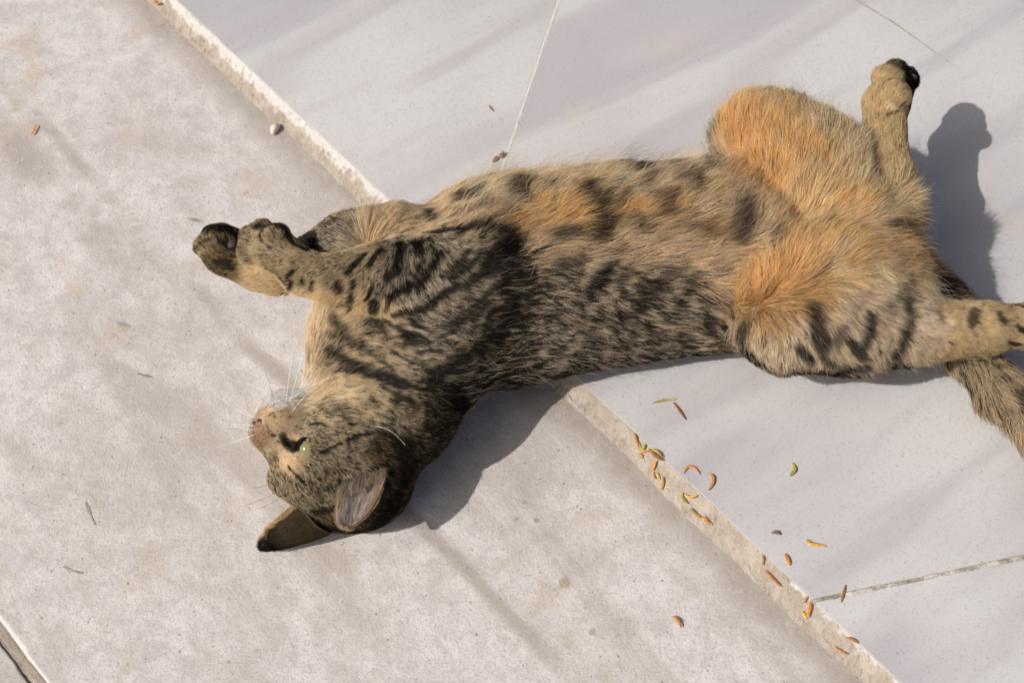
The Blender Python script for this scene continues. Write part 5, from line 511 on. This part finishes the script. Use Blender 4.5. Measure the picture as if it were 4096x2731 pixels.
def mat_plain(name, c, rough=.5, spec=.4, coat_=0.0, sss=0.0):
    m = NT(name); m.b.inputs['Base Color'].default_value = (*c, 1); m.b.inputs['Roughness'].default_value = rough; m.b.inputs['Specular IOR Level'].default_value = spec
    m.b.inputs['Coat Weight'].default_value = coat_
    if sss: m.b.inputs['Subsurface Weight'].default_value = sss; m.b.inputs['Subsurface Radius'].default_value = (.006, .002, .001)
    return m.m
M_SKIN, M_FUR = mat_skin(), mat_fur()
M_NOSE = mat_plain('nose_leather', (.23, .095, .06), .5, .5); M_PAD = mat_plain('paw_leather', (.045, .032, .03), .6, .4); M_TOE = mat_plain('toe_leather', (.055, .042, .042), .65, .3)
M_WHITE = mat_plain('whisker_white', (.86, .84, .80), .35, .5); M_DARKH = mat_plain('whisker_dark', (.03, .025, .02), .4, .4)

cat = bpy.data.objects.new('cat', None); COL.objects.link(cat); cat.empty_display_size = .05
cat.location = (0.05, -0.02, 0.0)
tag(cat, 'brown tabby cat lying on its back with orange belly and raised hind paw', 'cat')
def child(o):
    o.parent = cat; o.matrix_parent_inverse = cat.matrix_world.inverted() if False else o.matrix_parent_inverse
    o.location = tuple(-np.array(cat.location)); return o
# ears are thin cupped flaps that grow out of the head, part of the one body mesh
def ear_patch(bl, br, tip, bow, width_pow, thick, nu=14, nv=18, notch=0.0, top=None):
    bl, br, tip = np.array(bl), np.array(br), np.array(tip); mid = (bl + br) / 2; ax = tip - mid; acr = br - bl
    nn = np.cross(acr, ax); nn /= np.linalg.norm(nn); V, UV = [], []
    for j in range(nv + 1):
        s = j / nv; wd = (1 - s ** width_pow) ** .62
        for i in range(nu + 1):
            t = -1 + 2 * i / nu
            p = mid + ax * s * (1 - notch * math.exp(-(t / .35) ** 2) * (s > .8) * (s - .8) * 5) + acr * .5 * t * wd + nn * bow * (1 - t * t) * (1 - .55 * s)
            p = p + acr * 0.0
            V.append(p); UV.append((t, s))
    return np.array(V), np.array(UV), nn
def ear_mesh(V, nu, nv, nn, thick):
    n = len(V); F = []
    G = V.reshape(nv + 1, nu + 1, 3); du = np.gradient(G, axis=1); dv = np.gradient(G, axis=0); N = np.cross(du, dv); N /= np.maximum(np.linalg.norm(N, axis=-1, keepdims=True), 1e-9); N = N.reshape(-1, 3)
    if (N @ nn).mean() < 0: N = -N
    A = np.concatenate([V - N * thick / 2, V + N * thick / 2])
    for j in range(nv):
        for i in range(nu):
            a = j * (nu + 1) + i; q = (a, a + 1, a + nu + 2, a + nu + 1); F.append(q); F.append(tuple(n + k for k in q[::-1]))
    def rim(seq):
        for a, b in zip(seq[:-1], seq[1:]): F.append((a, b, n + b, n + a))
    rim([j * (nu + 1) for j in range(nv + 1)]); rim([j * (nu + 1) + nu for j in range(nv, -1, -1)]); rim([nv * (nu + 1) + i for i in range(nu + 1)])
    return A, F, N
cam_v = np.array([-.25, -.45, .86])
allV = [BV]; allF = [BQ.tolist()]; allC = [v_col * .55 * (1 - .9 * v_dark)[:, None] * (1 - .6 * v_ex[:, 0:1])]
ear_src = []
off = len(BV)
for key, bow, wp, notch in (('near', -.0085, 3.2, 0.0), ('far', .008, 1.6, .25)):
    e = EARS[key]; V, UV, nn = ear_patch(e['bl'], e['br'], e['tip'], 0, wp, .0016, notch=notch)
    sgn = 1 if nn @ np.array([0, -.5, .866]) > 0 else -1
    V, UV, nn = ear_patch(e['bl'], e['br'], e['tip'], bow * sgn, wp, .0016, notch=notch)
    A, F, N = ear_mesh(V, 14, 18, nn * sgn, .0016)     # N points to the camera side
    n = len(V); inner_first = False
    inn = np.array((.30, .18, .17)); outc = np.array((.05, .035, .022))
    c_back = np.tile(outc, (n, 1)); c_front = np.tile(inn if key == 'near' else outc, (n, 1))
    allV.append(A); allF.append([tuple(off + k for k in f) for f in F]); allC.append(np.concatenate([c_back, c_front])); off += len(A)
    ear_src.append((key, A[n:], A[:n], N, UV, np.array(e['tip']) - (np.array(e['bl']) + np.array(e['br'])) / 2))
body = link_mesh('body', np.concatenate(allV), sum(allF, []), M_SKIN, cat, True, np.concatenate(allC)); child(body)

# ---- strands
P_all, C_all, R_all = [], [], []
NP = 6
def strands(p, nrm, tdir, L, lift, tipc, rootc, rad, clump, droop, seed, wave=.12, marks=None):
    """lay NP-point strands: leave the skin along the normal, bend into the comb direction, gather in clumps"""
    r = np.random.default_rng(seed); n = len(p)
    rot = np.stack([vnoise(p, 95, 60 + a) - .5 for a in range(3)], 1) * (.45 + L * 26)[:, None] + np.stack([vnoise(p, 300, 70 + a) - .5 for a in range(3)], 1) * .6 + r.normal(0, wave, (n, 3))
    t = tdir + rot; t -= nrm * (t * nrm).sum(1, keepdims=True); t /= np.maximum(np.linalg.norm(t, axis=1, keepdims=True), 1e-6)
    lf = np.clip(lift * r.uniform(.7, 1.35, n), .05, 1.2)[:, None]
    pts = [p - nrm * .0004]; step = (L / (NP - 1))[:, None]
    for k in range(1, NP):
        s = (k - .5) / (NP - 1)
        d = t + nrm * lf * (1.9 - 1.9 * s) ; d[:, 2] -= droop * s
        d += r.normal(0, .05, (n, 3)); d /= np.linalg.norm(d, axis=1, keepdims=True)
        pts.append(pts[-1] + d * step)
    S = np.stack(pts, 1)
    # clumps
    m = max(n // 26, 4); seeds = r.choice(n, m, replace=False)
    kd = kdtree.KDTree(m)
    for i, s in enumerate(seeds): kd.insert(p[s], i)
    kd.balance()
    near = np.fromiter((kd.find(q)[1] for q in p.tolist()), int, n); sd = seeds[near]
    f = (np.linspace(0, 1, NP) ** 1.4)[None, :, None] * clump[:, None, None] * r.uniform(.4, 1.1, n)[:, None, None]
    rel = np.abs(L - L[sd]) < .006
    S = np.where(rel[:, None, None], S * (1 - f) + S[sd] * f, S)
    tone = r.uniform(.68, 1.28, m)[near][:, None]; lw = np.clip((L - .008) / .012, 0, 1)[:, None]; tone = 1 + (tone - 1) * (.35 + .65 * lw)
    tipc = tipc * tone; rootc = rootc * tone
    # keep above the stone
    gz = ground_z(S[..., 0], S[..., 1]) + .0006 + r.uniform(0, .0012, (n, 1)); S[..., 2] = np.maximum(S[..., 2], gz)
    ss = np.linspace(0, 1, NP)
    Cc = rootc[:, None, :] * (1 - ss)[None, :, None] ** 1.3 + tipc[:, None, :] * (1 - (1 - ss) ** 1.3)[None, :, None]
    if marks is not None:
        thin = marks; k0, k1, k2 = (stripes_and_shade(snap(S[:, i_], it_)) * thin for i_, it_ in ((0, 1), (2, 2), (4, 3))); k2 = np.maximum(k2, k1 * .55)
        kk = np.where(ss[None] < .5, k0[:, None] + (k1 - k0)[:, None] * ss[None] * 2, k1[:, None] + (k2 - k1)[:, None] * (ss[None] * 2 - 1))
        kk = np.clip(kk, 0, .985)[..., None]; Cc = Cc * (1 - kk) + blk * kk
    Rr = rad[:, None] * np.array([.9, 1, .95, .82, .6, .18])[None]
    P_all.append(S); C_all.append(Cc); R_all.append(Rr)

# body roots: area weighted, thinned where the fur presses on the stone
q0, q1, q2, q3 = (BV[BQ[:, k]] for k in range(4))
area = .5 * (np.linalg.norm(np.cross(q1 - q0, q2 - q0), axis=1) + np.linalg.norm(np.cross(q2 - q0, q3 - q0), axis=1))
fc = BV[BQ].mean(1); fn = BN[BQ].mean(1); fl = v_ex[BQ, 1].mean(1)
hgt = fc[:, 2] - ground_z(fc[:, 0], fc[:, 1])
keep = (~((hgt < .006) & (fn[:, 2] < -.4))) & (fc[:, 0] < .44)
dens = np.where(fl < .006, 5.2e6, np.where(fl < .012, 3.6e6, 3.0e6)) * keep * np.where((fn[:, 2] < -.2), .45, 1.0)
cnt = RNG.poisson(area * dens); fi = np.repeat(np.arange(len(BQ)), cnt)
n = len(fi); a, b = RNG.random(n)[:, None], RNG.random(n)[:, None]
W4 = np.stack([(1 - a) * (1 - b), a * (1 - b), a * b, (1 - a) * b], 1)[..., 0]
def vi(arr): return (arr[BQ[fi]] * (W4[..., None] if arr.ndim == 2 else W4)).sum(1)
rp, rn, rc, rx, rd, rk = vi(BV), vi(BN), vi(v_col), vi(v_ex), vi(v_dir), vi(v_dark)
rn /= np.linalg.norm(rn, axis=1, keepdims=True)
# bare spots: nose leather, eye openings, paw pads
bare = np.zeros(n, bool)
bare |= np.linalg.norm(rp - np.array(NOSE), axis=1) < .0050
for c_, n_, ra_, rb_ in PADS: bare |= np.linalg.norm(rp - np.array(c_), axis=1) < .8 * min(ra_, rb_)
for sgn in (0, 1):
    ax = np.array(EYE_AX[sgn]); l = (rp - np.array(SOCKETS[sgn][1])) @ ax.T; bare |= (np.abs(l[:, 0] / .0102) ** 2 + np.abs(l[:, 2] / .0028) ** 2 < 1) & (np.abs(l[:, 1]) < .013)
g = ~bare; rp, rn, rc, rx, rd, rk = rp[g], rn[g], rc[g], rx[g], rd[g], rk[g]; n = len(rp)
L = rx[:, 1] * RNG.uniform(.62, 1.18, n) * (1 + .35 * (vnoise(rp, 60, 5) - .5))
sh_ = np.clip((.0095 - rx[:, 1]) / .005, 0, 1)                                     # fine ticking on short fur, broader flecks on long
mott = (vnoise(rp, 430, 9) * (1 - sh_) + vnoise(rp, 1050, 13) * sh_) * (.62 - .14 * sh_) + vnoise(rp, 150, 11) * .16 + RNG.random(n) * (.22 + .14 * sh_)
isd = mott < .5 + (np.clip(rx[:, 0], 0, .95) - .5) * .62
tip = rc * RNG.uniform(.78, 1.16, (n, 1)) * (1 + RNG.normal(0, .03, (n, 3)))
tip = np.where(isd[:, None], rc * RNG.uniform(.05, .17, (n, 1)), tip)
blk = np.array([.012, .010, .009])
thin = np.where(RNG.random(n) < .05, .45, 1.0) * RNG.uniform(.9, 1.06, n)
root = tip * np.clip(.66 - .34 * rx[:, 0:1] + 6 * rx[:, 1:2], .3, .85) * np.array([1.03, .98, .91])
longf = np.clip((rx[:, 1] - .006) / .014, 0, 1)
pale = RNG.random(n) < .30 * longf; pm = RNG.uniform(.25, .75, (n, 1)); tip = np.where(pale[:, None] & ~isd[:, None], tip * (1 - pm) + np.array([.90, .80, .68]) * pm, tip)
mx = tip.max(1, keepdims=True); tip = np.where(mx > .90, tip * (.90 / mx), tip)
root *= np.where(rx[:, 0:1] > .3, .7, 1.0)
strands(rp, rn, rd, L, rx[:, 2], tip, root, .000095 + .000035 * longf * RNG.random(n), .22 + .42 * longf, .18, 3, marks=thin)
# sparse loose guard hairs that stand off the long coat
fw = np.nonzero((RNG.random(n) < .010 + .022 * (rx[:, 1] > .018)) & (rx[:, 1] > .0095))[0]
strands(rp[fw], rn[fw], rd[fw], L[fw] * 1.35, rx[fw, 2] * 1.5 + .15, rc[fw] * .6 + np.array([.34, .30, .26]), rc[fw] * .8, np.full(len(fw), .00006), np.full(len(fw), .05), .1, 31, .3, marks=np.full(len(fw), .8))
# ears: short velvet outside, pale wisps inside the near ear
for key, front, backv, N, UV, axis in ear_src:
    ax = axis / np.linalg.norm(axis)
    for side, base, nr in (('front', front, N), ('back', backv, -N)):
        m = 7000 if key == 'near' else 9000
        Gp = base.reshape(19, 15, 3); uu, vv = RNG.random(m) * 13.999, RNG.random(m) * 17.999; i, j = uu.astype(int), vv.astype(int); fu, fv = (uu - i)[:, None], (vv - j)[:, None]
        bl = lambda X: X[j, i] * (1 - fu) * (1 - fv) + X[j, i + 1] * fu * (1 - fv) + X[j + 1, i] * (1 - fu) * fv + X[j + 1, i + 1] * fu * fv
        p = bl(Gp); nn_ = bl(nr.reshape(19, 15, 3)); nn_ /= np.maximum(np.linalg.norm(nn_, axis=1, keepdims=True), 1e-6)
        t_, s_ = -1 + 2 * uu / 14, vv / 18; edge = np.clip((np.maximum(np.abs(t_), s_) - .80) / .15, 0, 1)
        td = np.tile(ax, (m, 1)) + RNG.normal(0, .2, (m, 3))
        if key == 'near' and side == 'front':
            keepm = (RNG.random(m) < .55) | (edge > .3); 
            cc = np.array([.84, .74, .68]) * RNG.uniform(.55, 1.05, (m, 1)) * (1 - edge[:, None]) + np.array([.56, .40, .20]) * edge[:, None]
            Ls = (.0090 * (1 - edge) + .0035 * edge) * RNG.uniform(.6, 1.2, m) * np.where(t_ < .2, 1, .6); lf = np.full(m, .45)
        elif key == 'near':
            cc = np.tile([.16, .115, .06], (m, 1)) * RNG.uniform(.4, 1.2, (m, 1)); Ls = np.full(m, .0035); lf = np.full(m, .2); keepm = np.ones(m, bool)
            cc = np.where(edge[:, None] > .5, np.array([.5, .36, .18]), cc)
        else:
            cc = np.tile([.10, .068, .038], (m, 1)) * RNG.uniform(.35, 1.1, (m, 1)); dk = np.clip((s_ - .52) / .25, 0, 1)[:, None]; cc = cc * (1 - dk) + np.array([.013, .011, .01]) * dk
            gold_rim = (t_ < -.82)[:, None]; cc = np.where(gold_rim, np.array([.60, .42, .20]), cc); Ls = .0035 + .003 * dk[:, 0]; lf = np.full(m, .2); keepm = np.ones(m, bool)  # golden fur along one edge of the far ear
        k = keepm
        strands(p[k], nn_[k], td[k], Ls[k], lf[k], cc[k], cc[k] * .7, np.full(k.sum(), .00009), np.full(k.sum(), .2), .05, 17)
# tufts that spill from the head over the foot of the near ear
e = EARS['near']; m = 1500; t_ = RNG.uniform(-1.02, .9, m)[:, None]; b0, b1 = np.array(e['bl']), np.array(e['br']); tp = np.array(e['tip']); ax = tp - (b0 + b1) / 2; ln = np.linalg.norm(ax); ax /= ln
cn = np.array([0, -.5, .866]); p = (b0 + b1) / 2 + (b1 - b0) * .5 * t_ - ax * RNG.uniform(.0, .007, (m, 1)) + cn * RNG.uniform(-.003, .0012, (m, 1))
td = np.tile(ax, (m, 1)) + (b1 - b0) / np.linalg.norm(b1 - b0) * RNG.normal(0, .35, (m, 1)); wv = RNG.uniform(.25, 1.0, (m, 1))
cc = np.array([.82, .68, .50]) * wv * .9
strands(p, np.tile(cn, (m, 1)), td, RNG.uniform(.004, .012, m) * np.where(t_[:, 0] < .1, 1, .55), np.full(m, .45), cc, cc * .5, np.full(m, .0001), np.full(m, .35), .02, 41, .2)
S = np.concatenate(P_all); Cc = np.concatenate(C_all); Rr = np.concatenate(R_all); NS = len(S)
S = S - np.array(cat.location)
hc = bpy.data.hair_curves.new('fur'); hc.add_curves([NP] * NS)
hc.attributes['position'].data.foreach_set('vector', S.astype(np.float32).ravel())
ra = hc.attributes.get('radius') or hc.attributes.new('radius', 'FLOAT', 'POINT'); ra.data.foreach_set('value', Rr.astype(np.float32).ravel())
ca = hc.attributes.new('col', 'FLOAT_COLOR', 'POINT'); c4 = np.ones((NS * NP, 4), np.float32); c4[:, :3] = np.clip(Cc.reshape(-1, 3), .004, .9); ca.data.foreach_set('color', c4.ravel())
hc.materials.append(M_FUR)
fur = bpy.data.objects.new('fur', hc); COL.objects.link(fur); fur.parent = cat
print('strands', NS, 'body verts', len(BV))

# ---- eyes, nose, pads, whiskers
def blob(name, centre, axes, radii, mat, nu=24, nv=16, shape=None, col=None):
    V, F, C = [], [], []
    axes = np.array(axes)
    for j in range(nv + 1):
        th = math.pi * j / nv
        for i in range(nu):
            ph = 2 * math.pi * i / nu; d = np.array([math.cos(th), math.sin(th) * math.cos(ph), math.sin(th) * math.sin(ph)])
            q = d * np.array(radii)
            if shape: q = shape(q, d)
            V.append(np.array(centre) + q @ axes); C.append(col(d) if col else (0, 0, 0))
    for j in range(nv):
        for i in range(nu): F.append((j * nu + i, j * nu + (i + 1) % nu, (j + 1) * nu + (i + 1) % nu, (j + 1) * nu + i)[::-1])
    o = link_mesh(name, V, F, mat, cat, True, np.array(C)); return child(o)
def mat_eye():
    m = NT('eye_glass'); at = m.n('Attribute', attribute_name='col'); m.l(at.outputs['Color'], m.b.inputs['Base Color']); m.b.inputs['Roughness'].default_value = .12; m.b.inputs['Specular IOR Level'].default_value = .25; return m.m
M_EYE = mat_eye()
for sgn, s in ((0, 1), (1, -1)):
    ax = np.array(EYE_AX[sgn]); look = ax[1] * .93 - ax[0] * .34; look /= np.linalg.norm(look); o1 = ax[0] - look * (ax[0] @ look); o1 /= np.linalg.norm(o1)
    o2 = np.cross(look, o1)
    def iris(d):
        a_ = math.degrees(math.acos(max(-1, min(1, d[0])))); slit = abs(d[1]) < .26 and a_ < 40
        return (.004, .004, .004) if d[1] < .34 else ((.20, .20, .085) if a_ < 72 else ((.20, .20, .07) if a_ < 70 else (.10, .08, .07)))
    blob('eye', head(-.97, -.18, 1.66 * s), np.stack([look, o1, o2]), (.0104, .0104, .0104), M_EYE, 40, 40, None, iris)
def nose_shape(q, d):
    w_ = 1 - .45 * max(0, -d[1]); return np.array([q[0], q[1], q[2] * w_])
nz = np.array(NOSE_N); nside = HL - nz * (HL @ nz); nside /= np.linalg.norm(nside); nup = np.cross(nside, nz)
if nup @ HU < 0: nup = -nup
blob('nose', np.array(NOSE) - nz * .0008, np.stack([nz, nup, nside]), (.0022, .0030, .0043), M_NOSE, 20, 14, nose_shape)
for s in (1, -1):
    blob('nostril', np.array(NOSE) + nz * .0012 - nup * .0012 + nside * .0028 * s, np.stack([nz, nup, nside]), (.0011, .0009, .0016), M_PAD, 10, 8)
for c_, n_, ra_, rb_ in PADS:
    n_ = np.array(n_); e_ = np.cross(n_, (0, 0, 1.0)); e_ /= np.linalg.norm(e_); f_ = np.cross(n_, e_)
    blob('paw_pad', c_, np.stack([n_, e_, f_]), (.0022, ra_, rb_), M_TOE, 16, 12)
def tube(name, pts, r0, r1, mat, parent, seg=14, sides=5):
    pts = [np.array(p, float) for p in pts]; V, F = [], []
    for i in range(seg + 1):
        t = i / seg; q = pts[0] * (1 - t) ** 2 + (2 * pts[1] - (pts[0] + pts[2]) / 2) * 2 * t * (1 - t) + pts[2] * t * t
        t2 = min(t + .01, 1.01); q2 = pts[0] * (1 - t2) ** 2 + (2 * pts[1] - (pts[0] + pts[2]) / 2) * 2 * t2 * (1 - t2) + pts[2] * t2 * t2
        d = q2 - q; d /= np.linalg.norm(d); e = np.cross(d, (0, .3, 1)); e /= np.linalg.norm(e); f = np.cross(d, e); r = r0 + (r1 - r0) * t
        for k in range(sides): V.append(q + (e * math.cos(k * 6.2832 / sides) + f * math.sin(k * 6.2832 / sides)) * r)
    for i in range(seg):
        for k in range(sides): F.append((i * sides + k, i * sides + (k + 1) % sides, (i + 1) * sides + (k + 1) % sides, (i + 1) * sides + k))
    return child(link_mesh(name, V, F, mat, parent, True))
for pts, dk in WHISKERS:
    tube('whisker', pts, (.00013 if np.linalg.norm(np.array(pts[0]) - HO) > .045 else .00016) if dk == 0 else .00012, .00006, M_WHITE if dk == 0 else M_DARKH, cat)

# ------------------------------------------------------------------ pebble
def mat_pebble():
    m = NT('pebble_stone'); p = m.pos(); c = m.mix(m.ramp(m.noise(p, 400, 4, .6), .4, .65), (.55, .49, .38), (.74, .69, .58)); m.l(c, m.b.inputs['Base Color']); m.b.inputs['Roughness'].default_value = .7; return m.m
V, F = [], []; r = np.random.default_rng(4)
for j in range(13):
    th = math.pi * j / 12
    for i in range(18):
        ph = 2 * math.pi * i / 18; d = np.array([math.sin(th) * math.cos(ph), math.sin(th) * math.sin(ph), math.cos(th)])
        k = 1 + .10 * math.sin(3 * d[0] + 1) + .08 * math.sin(4 * d[1] + 2 * d[2])
        V.append((d[0] * .0036 * k, d[1] * .0052 * k, d[2] * .0034 * k))
for j in range(12):
    for i in range(18): F.append((j * 18 + i, (j + 1) * 18 + i, (j + 1) * 18 + (i + 1) % 18, j * 18 + (i + 1) % 18))
peb = tag(link_mesh('pebble', V, F, mat_pebble(), None, True), 'small cream pebble on the grey slab at the foot of the step', 'pebble')
peb.location = (PEBBLE[0], PEBBLE[1], .0034); peb.rotation_euler = (0, 0, -.35)

# ------------------------------------------------------------------ fallen needle leaves
def mat_leaf():
    m = NT('fallen_leaf'); at = m.n('Attribute', attribute_name='col'); p = m.pos(); c = m.mix(m.math('MULTIPLY', m.ramp(m.noise(p, 700, 4, .65), .42, .66), .6), at.outputs['Color'], (.26, .12, .04))
    m.l(c, m.b.inputs['Base Color']); m.b.inputs['Roughness'].default_value = .75; m.b.inputs['Specular IOR Level'].default_value = .2; return m.m
M_LEAF = mat_leaf()
for pts, hw, c0, c1, lab, stk in LEAVES:
    P2 = [np.array(p) for p in pts]
    seg = 12; dense = []
    for i in range(seg + 1):
        x = i / seg * (len(P2) - 1); k = min(int(x), len(P2) - 2); t = x - k
        a0, a1, a2, a3 = P2[max(k - 1, 0)], P2[k], P2[k + 1], P2[min(k + 2, len(P2) - 1)]
        dense.append(.5 * (2 * a1 + (a2 - a0) * t + (2 * a0 - 5 * a1 + 4 * a2 - a3) * t * t + (3 * a1 - a0 - 3 * a2 + a3) * t ** 3))
    base = np.array(dense[seg // 2]); bz = float(ground_z(base[0], base[1])); V, C, F = [], [], []
    arch = random.uniform(.0002, .0012)
    for i, q in enumerate(dense):
        s = i / seg; d = dense[min(i + 1, seg)] - dense[max(i - 1, 0)]; d = d / max(np.linalg.norm(d), 1e-9); nr = np.array([-d[1], d[0]])
        wdt = hw * 1.05 * (math.sin(math.pi * (.06 + .88 * s)) ** .8)
        z = float(ground_z(q[0], q[1])) + .0008 + stk * .0022 + arch * math.sin(math.pi * s)
        if float((q - SP) @ SN) < .001: z += .0012
        for k, (x, dz) in enumerate(((-1, 0), (-.5, .00035), (0, .0001), (.5, .00035), (1, 0), (.5, -.0004), (-.5, -.0004))):
            V.append((q[0] + nr[0] * x * wdt - base[0], q[1] + nr[1] * x * wdt - base[1], z + dz - bz))
            cc = np.array(c0) * (1 - s) + np.array(c1) * s
            if s < .06: cc = cc * .4
            C.append(cc * (.72 if k == 2 else 1.0))
    for i in range(seg):
        for k in range(7): F.append((i * 7 + k, i * 7 + (k + 1) % 7, (i + 1) * 7 + (k + 1) % 7, (i + 1) * 7 + k)[::-1])
    F.append(tuple(range(7))); F.append(tuple(range(seg * 7, seg * 7 + 7))[::-1])
    nm = 'seed' if 'seed' in lab else ('leaf_flake' if 'flake' in lab else 'fallen_leaf')
    o = tag(link_mesh(nm, V, F, M_LEAF, None, True, np.array(C)), lab, 'seed' if nm == 'seed' else 'leaf', None if nm == 'seed' else 'fallen leaves on the paving')
    o.location = (float(base[0]), float(base[1]), bz)
